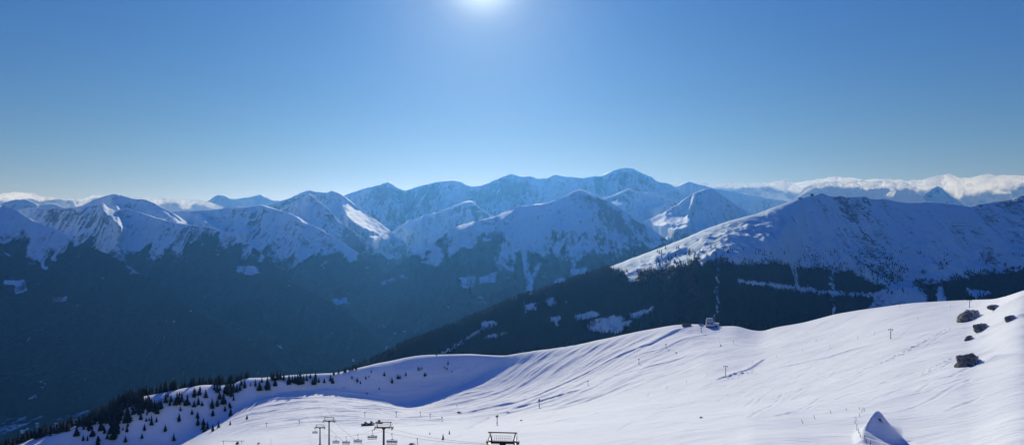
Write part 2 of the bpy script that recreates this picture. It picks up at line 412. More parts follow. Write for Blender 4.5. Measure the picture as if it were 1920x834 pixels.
def build_near():
    px = np.arange(-420, 2350.1, 1.6)
    kx = sorted(NEAR)
    K = 7
    LP = np.array([[NEAR[k][l][0] for k in kx] for l in range(K)], float)
    LD = np.array([[NEAR[k][l][1] for k in kx] for l in range(K)], float)
    py = np.stack([pchip(kx, LP[l], px) for l in range(K)])
    Y = np.stack([pchip(kx, LD[l], px) for l in range(K)])
    py[6] = pchip([c[0] for c in CREST_N], [c[1] for c in CREST_N], px)
    ker = np.hanning(19); ker /= ker.sum()
    sm = lambda a: np.convolve(np.pad(a, 9, mode='edge'), ker, 'valid')
    py[6] = sm(py[6])
    py[5] = np.maximum(py[5], py[6] + 6)
    Z = (CY - py) / F * Y
    b1Y = Y[6] + 45; b1Z = Z[6] - 45 * np.interp(px, [300, 700, 1400, 2000], [0.62, 0.5, 0.36, 0.36])
    b2Y = Y[6] + 260; b2Z = b1Z - 215 * 0.66
    b3Y = Y[6] + 1000; b3Z = b2Z - 740 * 0.66
    LY = np.vstack([Y, b1Y, b2Y, b3Y]); LZ = np.vstack([Z, b1Z, b2Z, b3Z])
    sh = level_sheet(px, LY, LZ, [26, 150, 130, 120, 120, 110, 26, 24, 10])
    base = Sheet(px, sh.Y.copy(), sh.Z.copy())
    X, Yg, Zg = sh.X(), sh.Y, sh.Z
    crest = Y[6][None, :]
    front = 1 - sstep(crest * 0.96, crest * 1.0, Yg) * 0.8
    # drifts and rolling ground
    left = sstep(900, 300, sh.px)[None, :]
    Zg += front * (2.2 * fbm(X / 90, Yg / 90, 4, 3) + 0.5 * fbm(X / 18 + 4, Yg / 30, 3, 8))
    ca, sa = math.cos(math.radians(24)), math.sin(math.radians(24))
    U, V = X * ca + Yg * sa, -X * sa + Yg * ca
    band = sstep(560, 640, Yg) * sstep(1430, 1080, px)[None, :] * sstep(380, 520, px)[None, :]
    Zg += band * front * 2.6 * ridged(U / 160, V / 34, 3, 21)          # wind-packed rolls below the bowl
    Zg += (0.25 + 0.45 * band) * front * fbm(U / 60, V / 9, 3, 5)
    patch = sstep(.05, .4, fbm(X / 110 + 9, Yg / 110, 3, 71)) * front
    Zg += patch * .22 * fbm(X / 5.5, Yg / 9, 3, 72)
    track = np.zeros_like(Zg)

    def line(pts, n=0):
        w = [base.pick(a, b) for a, b in pts]
        return [(p[0], p[1]) for p in w]
    def bank(pts, h, wd, side=1, back=6.0, tr=0.0):
        d, s, a, L = seg_dist(X, Yg, line(pts))
        end = sstep(0, 25, a) * sstep(0, 25, L - a)
        s = s * side
        wd = wd * .62; up = np.where(s > 0, np.exp(-(d / (wd * back)) ** 2), np.exp(-(d / wd) ** 2))
        Zg[:] += .62 * h * up * end
        if tr: track[:] = np.maximum(track, tr * np.exp(-(d / (wd * 0.5)) ** 2) * end)
    # graded edges of the pistes
    bank([(1284,614),(1277,617),(1218,647),(1140,678),(1090,704),(1024,734),(984,750),(929,764),(866,777)], 2.6, 3.0, 1, 7, .5)
    bank([(1100,727),(1024,751),(966,767),(931,783),(892,795),(862,806)], 2.6, 2.6, 1, 6, .6)
    bank([(1300,664),(1250,680),(1200,694),(1140,708)], 1.3, 2.5, 1, 5, .3)
    bank([(1440,668),(1425,677),(1405,690),(1372,703),(1330,716)], 2.2, 2.0, 1, 5, .4)
    bank([(1665,638),(1593,658),(1554,671),(1500,681),(1440,690)], 1.2, 1.8, 1, 5, .5)
    bank([(1140,768),(1060,790),(985,800)], 0.8, 2.5, 1, 5)
    bank([(1330,628),(1290,634),(1240,655),(1190,668)], 1.0, 2.5, 1, 4, .2)
    bank([(1500,622),(1470,632),(1440,640)], 1.5, 4.0, 1, 3)
    bank([(510,742),(560,735),(610,734),(700,742),(740,748)], 2.2, 4.0, 1, 4)
    bank([(505,798),(560,788),(640,778),(760,778)], 1.5, 4.0, 1, 5)
    bank([(590,826),(608,820),(632,821)], 3.0, 2.5, 1, 4)
    bank([(866,822),(845,826),(800,830)], 2.0, 2.0, 1, 5)
    # moguls under the drag-lift post
    for k in range(26):
        q = base.pick(1352 + k * 2.3 + random.uniform(-3, 3), 712 - k * 0.75 + random.uniform(-3, 4))
        d = np.hypot(X - q[0], Yg - q[1]); Zg += random.uniform(.3, .9) * np.exp(-(d / 1.7) ** 2)
    # footprints
    def steps(p0, p1, n, jit):
        for k in range(n):
            t = k / n + random.uniform(-.01, .01)
            bx = p0[0] + (p1[0] - p0[0]) * t + random.gauss(0, jit); by = p0[1] + (p1[1] - p0[1]) * t + 4 * math.sin(t * 3.1) + random.gauss(0, jit * .45)
            q = base.pick(bx, by); r = random.uniform(.5, .95)
            c0 = np.searchsorted(px, bx - 12); c1 = np.searchsorted(px, bx + 12)
            sl = (slice(None), slice(c0, c1))
            d = np.hypot(X[sl] - q[0], (Yg[sl] - q[1]) * .8)
            Zg[sl] += -random.uniform(.35, .8) * np.exp(-(d / r) ** 2) + .18 * np.exp(-((d - 1.5 * r) / (.5 * r)) ** 2)
            track[sl] = np.maximum(track[sl], .75 * np.exp(-(d / r) ** 2))
    steps((1574, 714), (1786, 611), 120, 2.6)
    steps((1650, 680), (1770, 618), 40, 1.5)
    steps((1360, 712), (1420, 690), 40, 3.0)
    steps((1716, 702), (1786, 669), 26, 2.5)
    # ski tracks: thin grooves on the big slope
    for k in range(95):
        a = random.uniform(1050, 1900); b = random.uniform(600, 740)
        if b < np.interp(a, [c[0] for c in CREST_N], [c[1] for c in CREST_N]) + 12: continue
        L = random.uniform(50, 260)
        pts = [(a - L * t, b + L * t * random.uniform(.18, .4) + 4 * math.sin(t * 7 + k)) for t in (0, .33, .66, 1)]
        ln = line(pts)
        c0 = np.searchsorted(px, a - L - 20); c1 = np.searchsorted(px, a + 20); sl = (slice(None), slice(c0, c1))
        d, s, ar, LL = seg_dist(X[sl], Yg[sl], ln)
        Zg[sl] -= .15 * np.exp(-(d / .8) ** 2) - .08 * np.exp(-((d - 1.5) / .7) ** 2); track[sl] = np.maximum(track[sl], .2 * np.exp(-(d / .7) ** 2))
    # snow banked up in the lee of the boulders
    for a, b, hh, rr in ((1858, 677, 2.6, 6.0), (1848, 590, 2.2, 9.0), (1862, 612, 1.4, 6.0), (1832, 634, 1.0, 4.0), (1885, 574, 1.6, 8.0), (1908, 594, 1.4, 5.0)):
        q = base.pick(a, b); Zg += hh * np.exp(-(((X - q[0]) / rr) ** 2 + ((Yg - q[1]) / (rr * 1.4)) ** 2))
    # wind drift with a sharp lip: a steep face towards the valley, a long tail behind it
    lp = [(1590, 803), (1620, 803), (1627, 790), (1632, 781), (1639, 772), (1646, 768), (1653, 774), (1661, 786), (1678, 806), (1700, 831), (1714, 847), (1728, 864), (1770, 905)]
    bt = [(1590, 803.5), (1620, 804), (1624, 806), (1632, 810), (1640, 815), (1655, 821), (1672, 829), (1690, 839), (1715, 854), (1728, 868), (1770, 908)]
    c0, c1 = np.searchsorted(px, 1592), np.searchsorted(px, 1768)
    lx = px[c0:c1]; pyc = np.interp(lx, *zip(*lp)); pyb = np.interp(lx, *zip(*bt))
    kr = np.hanning(9); kr /= kr.sum(); pyc = np.convolve(np.pad(pyc, 4, mode='edge'), kr, 'valid'); old = Zg[:, c0:c1].copy()
    env = sstep(1598, 1620, lx) * sstep(1724, 1662, lx)
    for n_ in range(c0, c1):
        m_ = n_ - c0; a = px[n_]; Yb = np.interp(a, [1590, 1770], [151, 146]); Zb = (CY - pyb[m_]) / F * Yb
        qc = (CY - pyc[m_]) / F; t = math.tan(math.radians(37))
        Yl = (t * Yb - Zb) / (t - qc); Yl = max(Yl, Yb + .05); Zl = qc * Yl
        yy, zz = Yg[:, n_], Zg[:, n_]; gb, gl_ = float(np.interp(Yb, yy, zz)), float(np.interp(Yl, yy, zz))
        Zb = max(Zb, gb - 3.0); Zl = max(Zl, gl_)
        new = np.where(yy < Yb, zz + (Zb - gb) * np.exp(-((Yb - yy) / 9) ** 2),
              np.where(yy <= Yl, Zb + (yy - Yb) * (Zl - Zb) / (Yl - Yb), zz + (Zl - gl_) * np.exp(-((yy - Yl) / 14) ** 2)))
        Zg[:, n_] = zz + env[m_] * (new - zz)
    dl = np.pad(Zg[:, c0:c1] - old, ((0, 0), (2, 2)), mode='edge')
    Zg[:, c0:c1] = old + .1 * dl[:, :-4] + .2 * dl[:, 1:-3] + .4 * dl[:, 2:-2] + .2 * dl[:, 3:-1] + .1 * dl[:, 4:]
    sh.Z = Zg
    return sh, track

near, near_track = build_near()
slope = link_mesh('ski_slope', near.mesh('ski_slope', {'track': near_track}), M['snow'])
tag(slope, 'lit snow covered ski slope with pistes falling to the left', kind='structure')

# ------------------------------------------------------------------ the shaded spur across the side valley
SPUR_CREST = [(560,735),(640,702),(714,669),(747,650),(841,613),(900,589),(970,557),(1040,537),(1087,519),(1134,504),(1180,486),(1204,477),(1237,465),(1283,447),
 (1321,430),(1367,414),(1421,400),(1453,388),(1490,375),(1510,369),(1523,367),(1532,364),(1539,362),(1547,364),(1555,368),(1565,368.5),(1576,367),(1584,369.5),(1604,369),
 (1624,368),(1631,373),(1657,373),(1675,376),(1690,379),(1739,378),(1760,380),(1787,383),(1816,387),(1832,383),(1857,379),(1880,377),(1897,373),(1910,367),(1920,364),(2050,340),(2350,300)]
SPUR_Y = [(560,2150),(714,2350),(841,2500),(970,2700),(1087,2850),(1180,2980),(1297,3150),(1367,3300),(1453,3480),(1523,3600),(1624,3550),(1787,3350),(1920,3300),(2350,3200)]
SHOULDER = [(560,15,31),(714,10,31),(841,12,31),(970,17,31),(1087,20,30),(1120,14,19),(1150,13,9),(1180,19,7),(1237,33,6.5),(1297,41,6.5),(1340,48,7),(1375,49,8),(1404,46,9.5),
 (1445,44,12),(1470,30,13),(1492,15,14),(1512,6,22),(1540,9,30),(1624,14,34),(1690,14,31),(1800,14,29),(1920,18,31),(2350,20,31)]   # px, drop in px, slope
CLEAR_SPUR = [  # open snow inside the forest, (px, py)
 [(1343,500),(1351,500),(1348,560),(1343,608),(1338,608),(1343,560)],
 [(1556,505),(1563,505),(1567,600),(1560,600)],
 [(1478,478),(1490,476),(1500,535),(1488,535)],
 [(1380,523),(1470,533),(1560,545),(1660,548),(1668,560),(1560,553),(1460,541),(1380,529)],
 [(1100,601),(1160,590),(1190,602),(1160,625),(1105,622)],
 [(1072,590),(1118,583),(1124,591),(1085,604)],
 [(982,570),(1010,566),(1006,580),(985,586)],[(1026,560),(1046,556),(1038,572),(1028,574)],
 [(1055,568),(1064,564),(1063,570)],[(1030,595),(1050,590),(1048,612),(1040,606)],
 [(905,600),(935,604),(930,612),(900,612)],[(1180,590),(1225,572),(1228,580),(1188,598)],
 [(826,663),(905,612),(930,606),(905,619),(840,660)],[(905,632),(950,620),(954,624),(910,637)],[(1170,512),(1192,506),(1196,520),(1184,530)],
 [(1668,535),(1700,528),(1735,548),(1740,575),(1700,590),(1640,600),(1612,592),(1640,560)],
 [(1810,540),(1855,546),(1858,556),(1815,556)],[(1818,455),(1833,470),(1838,500),(1818,505),(1810,480)],
 [(1756,540),(1768,536),(1776,560),(1772,600),(1755,600)],
]
def build_spur():
    px = np.arange(560, 2350.1, 1.9)
    pc = np.interp(px, [c[0] for c in SPUR_CREST], [c[1] for c in SPUR_CREST])
    pc += 0.8 * fbm(px / 14, px * 0, 4, 77)
    ker = np.array([.25, .5, .25]); pc = np.convolve(np.pad(pc, 1, mode='edge'), ker, 'valid')
    Yc = pchip([c[0] for c in SPUR_Y], [c[1] for c in SPUR_Y], px)
    Zc = (CY - pc) / F * Yc
    dp = pchip([c[0] for c in SHOULDER], [c[1] for c in SHOULDER], px); sl = np.tan(np.radians(pchip([c[0] for c in SHOULDER], [c[2] for c in SHOULDER], px)))
    ps = pc + dp; q = (CY - ps) / F
    Ys = (sl * Yc - Zc) / (sl - q); Ys = np.minimum(Ys, Yc - 12)
    ker = np.hanning(31); ker /= ker.sum(); Ys = np.convolve(np.pad(Ys, 15, mode='edge'), ker, 'valid')
    Ys = np.minimum(Ys, Yc - 10); Zs = Zc - sl * (Yc - Ys)
    zf = -1050.0
    tn = math.tan(math.radians(32.5))
    Zm = Zs - 300; Ym = Ys - 300 / math.tan(math.radians(33))
    Yf = Ym - (Zm - zf) / math.tan(math.radians(29)); Zf = np.full_like(Yf, zf)
    LY = np.vstack([Yf, Ym, Ys, Yc, Yc + 140, Yc + 1400]); LZ = np.vstack([Zf, Zm, Zs, Zc, Zc - 60, Zc - 800])
    sh = level_sheet(px, LY, LZ, [110, 170, 120, 20, 16])
    X, Y, Z = sh.X(), sh.Y, sh.Z
    t = sstep(0, 350, np.abs(Yc[None, :] - Y))
    wx = 60 * fbm(X / 500, Y / 500, 3, 51)
    g = ridged((X + wx) / 330, Y / 1100, 4, 60)
    Z -= t * np.interp(px, [1380, 1520], [22, 46])[None, :] * (1 - g) + t * 7 * fbm(X / 60, Y / 60, 3, 9) + t * 17 * (1 - ridged((X - wx) / 95, Y / 260, 3, 66))
    # rolls on the sunlit shoulder
    Z += t * sstep(1150, 1250, px)[None, :] * sstep(1520, 1420, px)[None, :] * 24 * fbm(X / 260, Y / 200, 4, 14) * sstep(-330, -60, Z)
    qy = CY - Z / Y * F; qx = np.broadcast_to(px[None, :], qy.shape)
    tl = np.interp(px, [560, 1087, 1150, 1230, 1300, 1420, 1560, 1680, 1780, 1920, 2350], [400, 400, 508, 506, 496, 488, 500, 540, 520, 497, 480])[None, :]
    fo = sstep(-10, 14, qy - tl + 14 * fbm(X / 120, Y / 120, 4, 33))
    for poly in CLEAR_SPUR:
        fo = fo * (1 - (.6 if poly in CLEAR_SPUR[:3] else .62 if poly is CLEAR_SPUR[4] else .8) * soft_poly(qx, qy, poly, X, Y, 34, 15, 8, 91))
    ro = 0.14 + .28 * (1 - g) + .26 * (1 - ridged((X - wx) / 95, Y / 260, 3, 66)) * sstep(1450, 1560, px)[None, :]
    rj = fbm(X / 25, Y / 25, 4, 301); rj2 = fbm(X / 16 + 7, Y / 16, 4, 302)
    def rocky(poly, v): ro[:] = np.where(in_poly(qx + 12 * rj, qy + 12 * rj2, poly), ro + v * 1.25 * sstep(-.25, .35, rj + rj2), ro)
    rocky([(1568,368),(1588,369),(1602,398),(1590,418),(1575,390)], .35)
    rocky([(1588,398),(1606,402),(1612,420),(1592,420)], .4)
    rocky([(1616,370),(1632,372),(1640,425),(1625,420)], .38)
    rocky([(1610,425),(1620,430),(1642,462),(1632,462)], .4)
    rocky([(1600,468),(1660,480),(1680,520),(1620,510)], .3)
    rocky([(1865,378),(1920,366),(1920,382),(1880,392)], .3)
    return sh, np.clip(fo, 0, 1), ro
spur, spur_forest, spur_rock = build_spur()
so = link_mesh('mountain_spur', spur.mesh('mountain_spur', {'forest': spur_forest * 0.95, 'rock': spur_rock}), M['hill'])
tag(so, 'shaded snowy mountain spur with dark forest behind the ski slope', kind='structure')

# ------------------------------------------------------------------ the ranges beyond
def ridge(name, label, crest, Ypts, slope_deg, foot_z, foot_py, step=2.0, amp=110, wav=900, tree=-100, seed=1, mat='mount',
          clear=(), lit=(), rock=0.2, jag=1.0, shoulder=5.0, res=1.35, tongues=0.5, back=30):
    """marches down from the traced crest; the local slope is steeper than the sun (shade) except on shoulders and in the lit basins"""
    xs, ys = [c[0] for c in crest], [c[1] for c in crest]
    px = np.arange(xs[0], xs[-1] + .1, step)
    pc = np.interp(px, xs, ys)
    ker = np.array([.2, .6, .2]); pc = np.convolve(np.pad(pc, 1, mode='edge'), ker, 'valid')
    Yc = pchip([c[0] for c in Ypts], [c[1] for c in Ypts], px)
    n = int((foot_py - pc.min()) / res)
    Y = Yc.copy(); Z = (CY - pc) / F * Yc
    YS, LIT = [Y], [np.zeros_like(px)]
    wsh = shoulder * np.clip(fbm(px / 45, px * 0 + seed, 3, seed + 60) * 1.6 + .35, 0, 1.4)
    wsh = wsh * sstep(tree - 20, tree + 90, Z)
    for k in range(1, n + 1):
        q0 = pc + (np.maximum(foot_py, pc + 40) - pc) * ((k - .5) / n); q1 = pc + (np.maximum(foot_py, pc + 40) - pc) * (k / n)
        X = (px - CX) / F * Y
        sl = slope_deg + 5 * np.exp(-(q0 - pc) / 25) + 7 * fbm(X / wav * 1.3, Y / wav * 1.3, 3, seed + 80)
        L = np.clip(1 - (q0 - pc) / np.maximum(wsh, .01), 0, 1)
        L = sstep(0, .5, L)
        for poly in lit:
            L = np.maximum(L, soft_poly(px, q0 + 0 * px, poly, px, q0 + 0 * px, 9, 5, 3, seed))
        sl = sl * (1 - L) + 10.0 * L
        t = np.tan(np.radians(sl)); t = np.where(Z < foot_z, .02, t)
        qq = (CY - q1) / F
        t = np.maximum(t, qq + .06)
        Yn = (t * Y - Z) / (t - qq)
        Yn = np.convolve(np.pad(Yn, 1, mode='edge'), [.15, .7, .15], 'valid')
        Yn = np.minimum(Yn, Y - 1.5)
        Y = Yn; Z = qq * Y
        YS.append(Y); LIT.append(L)
    py = np.stack([pc + (np.maximum(foot_py, pc + 40) - pc) * (k / n) for k in range(n + 1)])
    Y = np.stack(YS)[::-1]; py = py[::-1]; LIT = np.stack(LIT)[::-1]; Z = (CY - py) / F * Y
    tb = np.linspace(0, 1, 26)[1:, None]; Zc = (CY - pc) / F * Yc
    Y = np.vstack([Y, Yc + tb * 1500]); Z = np.vstack([Z, Zc - (tb * 1500) * math.tan(math.radians(back)) * (0.35 + 0.65 * tb)])
    LIT = np.vstack([LIT, np.zeros((25, len(px)))])
    sh = Sheet(px, Y, Z); X = sh.X()
    dist = np.abs(Yc[None, :] - Y)
    mask = (0.04 + 0.96 * sstep(0, wav * 0.8, dist)) * (1 - .7 * LIT)
    wx = wav * .35 * fbm(X / wav / 1.4, Y / wav / 1.4, 3, seed + 2)
    g = ridged((X + wx) / wav, (Y + wx * .5) / (wav * 1.9), 6, seed + 3)
    Z -= mask * amp * (1 - g) * 1.1
    m2 = (0.10 + 0.9 * sstep(0, wav * 0.3, dist)) * (1 - .6 * LIT)
    g2 = ridged((X - wx) / (wav * .3), Y / (wav * .55), 4, seed + 13)
    Z -= m2 * amp * .36 * (1 - g2)
    Z -= m2 * amp * .15 * (1 - ridged((X + wx * .3) / (wav * .1), Y / (wav * .22), 3, seed + 23))
    jg = jag * fbm(px / 11, px * 0 + seed, 4, seed + 5) + jag * .6 * fbm(px / 3.1, px * 0, 2, seed + 9)
    Z -= jg[None, :] / F * Y * np.exp(-dist / 130)
    sh.Z = Z
    qy = CY - Z / Y * F; qx = np.broadcast_to(px[None, :], qy.shape)
    nn = fbm(X / 420, Y / 420, 5, seed + 40)
    gul = sstep(.5, .15, g) * .6 + sstep(.55, .2, g2) * .4
    fo = sstep(-130, 150, tree - Z + 300 * nn - tongues * 420 * gul)
    for k, poly in enumerate(clear):
        fo = fo * (1 - .62 * soft_poly(qx, qy, poly, X, Y, 110, 9, 5, seed + 91 + k))
    cl = fbm(X / 260 + 30, Y / 170, 4, seed + 70)
    fo = fo * (1 - .45 * sstep(.40, .55, cl))
    big = sstep(-.25, .3, fbm(X / (wav * 1.1), Y / (wav * 1.6), 3, seed + 140))
    dz = np.gradient(Z, axis=0) / np.minimum(-1e-3, np.gradient(-Y, axis=0))
    ro = rock - .10 + 0.30 * (1 - g2) * (1 - LIT) + 0.40 * sstep(.75, 1.5, np.abs(dz)) + .10 * sstep(wav * .4, 0, dist) * (1 - LIT)
    ro = ro * (.68 + .48 * big)
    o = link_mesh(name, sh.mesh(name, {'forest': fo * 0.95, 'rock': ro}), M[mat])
    tag(o, label, kind='structure')
    return sh

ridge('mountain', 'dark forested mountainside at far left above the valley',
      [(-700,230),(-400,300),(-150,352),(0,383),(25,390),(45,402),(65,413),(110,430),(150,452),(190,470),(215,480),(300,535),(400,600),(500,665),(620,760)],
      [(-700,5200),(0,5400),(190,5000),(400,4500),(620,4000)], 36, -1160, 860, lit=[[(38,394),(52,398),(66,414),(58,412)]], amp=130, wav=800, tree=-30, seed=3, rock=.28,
      clear=[[(10,525),(45,525),(52,545),(30,552),(25,535),(5,532)],[(95,557),(125,556),(122,568),(98,566)],[(70,480),(80,482),(90,505),(82,505)],[(5,470),(22,478),(20,482)]])
ridge('mountain', 'snow topped forest ridge falling right into the valley',
      [(-60,402),(37,390),(70,387),(143,387),(180,380),(193,378),(202,387),(216,393),(230,390),(240,388),(267,398),(300,408),(333,417),(360,420),(393,423),(420,432),(433,433),
       (480,465),(560,531),(644,575),(691,617),(760,690)],
      [(-60,6600),(193,6500),(240,6500),(433,6200),(560,5700),(760,5000)], 33, -1150, 760, lit=[[(182,381),(196,382),(222,398),(240,420),(226,416),(206,398)],[(200,386),(212,392),(228,412),(220,410)]], amp=170, wav=850, tree=-95, seed=11, rock=.22,
      clear=[[(441,498),(482,498),(488,512),(470,516),(445,510)],[(212,512),(250,512),(252,530),(225,532),(214,520)],[(218,540),(228,545),(222,570),(217,560)]])
ridge('mountain', 'rounded snowy summit behind the left forest ridge',
      [(60,400),(110,392),(150,386),(180,372),(200,366),(215,362),(233,367),(250,372),(273,373),(290,380),(307,390),(333,403),(353,417),(400,450)],
      [(60,7600),(215,7500),(400,7200)], 30, -900, 470, lit=[[(210,378),(222,378),(232,392),(222,390)],[(300,392),(312,396),(352,418),(330,414)]], amp=90, wav=800, tree=-260, seed=21, rock=.2)
ridge('mountain', 'long pale snow ridge left of the pyramid peak',
      [(280,402),(333,394),(360,393),(390,392),(443,387),(493,383),(507,387),(533,395),(560,405),(573,415),(600,427),(640,450),(700,492),(760,540)],
      [(280,7600),(493,7700),(600,7400),(760,7000)], 30, -1000, 600, clear=[[(622,560),(650,558),(652,569),(628,573)]], lit=[[(620,559),(652,557),(654,570),(626,574)],[(418,432),(440,422),(470,412),(466,420),(440,430)],[(360,395),(385,398),(418,420),(400,418)],[(550,400),(575,412),(576,420),(556,408)]], amp=150, wav=800, tree=-170, seed=31, rock=.22,
      )
ridge('mountain', 'pyramid peak with streaks of snow in the centre left',
      [(480,420),(530,388),(560,372),(572,366),(581,361),(589,367),(597,374),(621,395),(637,414),(677,442),(720,478),(770,520)],
      [(480,8400),(581,8300),(770,7800)], 33, -1000, 600, amp=170, wav=700, tree=-240, seed=41, rock=.34, jag=1.5)
ridge('mountain', 'double summit behind the pyramid peak',
      [(470,395),(510,380),(547,368),(567,358),(583,354),(600,358),(613,359),(623,355),(640,362),(653,372),(700,407),(733,432),(780,470)],
      [(470,9600),(623,9600),(780,9200)], 29, -900, 540, lit=[[(636,372),(652,376),(690,402),(734,428),(730,440),(700,430),(668,412),(650,396)],[(688,430),(716,436),(700,444)]], amp=210, wav=800, tree=-380, seed=51, rock=.30, jag=1.6)
ridge('mountain', 'broad central mountain with forested lower slopes and ski runs',
      [(560,690),(620,610),(640,578),(663,561),(700,528),(770,477),(822,444),(859,421),(887,414),(934,402),(950,393),(967,386),(1000,382),(1026,379),(1059,367),(1073,358),(1080,355),(1087,353),
       (1101,358),(1120,367),(1134,372),(1165,390),(1200,412),(1240,440),(1290,475),(1360,520)],
      [(560,5600),(663,6600),(859,7300),(1087,7700),(1360,7000)], 30, -1000, 690, lit=[[(850,424),(890,413),(888,420),(856,430)],[(932,403),(966,388),(964,394),(938,408)],[(895,412),(930,404),(925,409)]], amp=190, wav=1000, tree=-110, seed=61, rock=.30, jag=1.4,
      clear=[[(968,428),(973,426),(997,520),(990,545),(984,520)],[(985,530),(1005,500),(1020,483),(1018,490),(1002,530),(998,545),(986,548)],
             [(860,520),(895,516),(890,540),(868,540)],[(896,520),(932,508),(930,530),(898,532)],[(938,495),(965,500),(960,515)],[(1038,470),(1045,455),(1062,440),(1048,478),(1042,485)],
             [(902,446),(922,446),(918,452),(905,454)],[(772,470),(792,468),(790,476),(774,480)],[(786,492),(812,486),(806,496)],[(714,528),(745,518),(742,524),(718,536)],
             [(1070,505),(1098,500),(1100,512),(1072,516)],[(1040,522),(1065,520),(1060,530),(1040,531)]])
ridge('mountain', 'high snowy cirque under the main summit',
      [(1040,400),(1106,372),(1143,367),(1165,358),(1180,351),(1199,358),(1227,361),(1260,374),(1300,388),(1360,420)],
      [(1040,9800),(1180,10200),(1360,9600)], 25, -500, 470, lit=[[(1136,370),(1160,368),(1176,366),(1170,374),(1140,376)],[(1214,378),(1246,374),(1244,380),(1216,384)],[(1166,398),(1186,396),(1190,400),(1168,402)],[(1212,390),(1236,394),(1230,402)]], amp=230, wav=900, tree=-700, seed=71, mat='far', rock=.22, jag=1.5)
ridge('mountain', 'steep pointed mountain in front of the cloud bank',
      [(1120,450),(1180,425),(1240,400),(1262,386),(1274,379),(1290,368),(1302,360),(1312,356),(1323,353),(1333,353),(1342,355),(1352,362),(1367,374),(1390,388),(1414,401),(1480,440),(1560,480)],
      [(1120,8600),(1323,9000),(1560,8600)], 29, -800, 520, lit=[[(1232,402),(1250,396),(1280,392),(1292,388),(1296,404),(1270,414),(1240,418),(1215,412)],[(1300,364),(1308,362),(1292,382),(1284,388)],[(1250,420),(1290,408),(1294,414),(1262,428)],[(1238,440),(1256,434),(1250,450)]], amp=190, wav=800, tree=-300, seed=81, mat='far', rock=.34, jag=2.3)
ridge('mountain', 'inner snow ridge left of centre below the main crest',
      [(640,480),(700,452),(733,434),(750,422),(775,408),(794,402),(815,397),(835,390),(850,385),(870,377),(886,375),(905,392),(940,410),(1010,440)],
      [(640,9700),(794,10200),(1010,9900)], 29, -900, 540, lit=[[(746,420),(772,412),(794,402),(794,410),(760,424)],[(800,398),(822,394),(816,402)],[(872,386),(880,382),(890,398),(882,400)],[(748,392),(786,384),(780,392)]], amp=240, wav=900, tree=-420, seed=91, mat='far', rock=.34, jag=2.3)
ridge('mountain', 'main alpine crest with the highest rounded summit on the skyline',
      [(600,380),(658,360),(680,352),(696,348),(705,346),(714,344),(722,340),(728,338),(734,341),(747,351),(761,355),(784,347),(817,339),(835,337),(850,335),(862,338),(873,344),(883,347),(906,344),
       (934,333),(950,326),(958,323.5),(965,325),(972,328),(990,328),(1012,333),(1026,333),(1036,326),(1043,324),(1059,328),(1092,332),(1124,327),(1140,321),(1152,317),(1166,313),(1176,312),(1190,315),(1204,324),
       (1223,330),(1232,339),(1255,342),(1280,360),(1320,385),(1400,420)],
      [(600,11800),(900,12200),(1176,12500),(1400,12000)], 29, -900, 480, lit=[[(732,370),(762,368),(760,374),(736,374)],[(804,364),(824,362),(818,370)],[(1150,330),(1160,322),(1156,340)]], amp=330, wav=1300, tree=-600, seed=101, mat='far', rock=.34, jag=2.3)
ridge('mountain', 'small far peaks left of the clouds',
      [(340,400),(395,373),(403,366),(410,363),(420,366),(433,371),(443,371),(467,368),(478,365),(488,363.5),(498,368),(510,374),(560,376),(620,385),(680,395)],
      [(340,14000),(680,14000)], 28, -600, 420, amp=260, wav=1000, tree=-900, seed=111, mat='far', rock=.22, jag=1.3)
ridge('mountain', 'small blue hump under the clouds at far left',
      [(-120,372),(-50,385),(0,383),(12,377),(30,372.5),(47,372),(60,377),(75,384),(88,382),(98,381),(108,383),(150,396),(220,420)],
      [(-120,9500),(220,9500)], 28, -600, 430, amp=160, wav=900, tree=-500, seed=121, mat='far', rock=.22, jag=1.3)
ridge('mountain', 'far peak poking through the cloud bank on the right',
      [(1180,372),(1240,352),(1270,347),(1283,341),(1291,338),(1300,341),(1320,347),(1380,360),(1500,380),(1640,378),(1700,372),(1730,364),(1748,352),(1757,347),(1765,351),(1782,365),(1812,386),(1860,400),(2000,395)],
      [(1180,13200),(1500,13500),(2000,12800)], 29, -700, 430, amp=240, wav=1000, tree=-900, seed=131, mat='far', rock=.05)

# valley floor and far ground, one sheet to the horizon
def build_ground():
    px = np.arange(-1500, 3400.1, 14.0); Ys = np.geomspace(900, 60000, 240)
    Y = np.broadcast_to(Ys[:, None], (len(Ys), len(px))).copy()
    Z = -1165 + 330 * sstep(5200, 8200, Y) + 500 * sstep(9000, 20000, Y)
    sh = Sheet(px, Y, Z); X = sh.X(); Z += 8 * fbm(X / 400, Y / 400, 4, 5)
    sh.Z = Z
    fo = .62 + .33 * sstep(-.3, .1, fbm(X / 300, Y / 300, 4, 44)); fo = np.where(Y > 7600, fo * (1 - sstep(7600, 9000, Y)), fo)
    return sh, fo
ground, gfo = build_ground()
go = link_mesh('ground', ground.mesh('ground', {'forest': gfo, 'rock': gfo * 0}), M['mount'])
tag(go, 'valley floor far below with fields and woods', kind='structure')

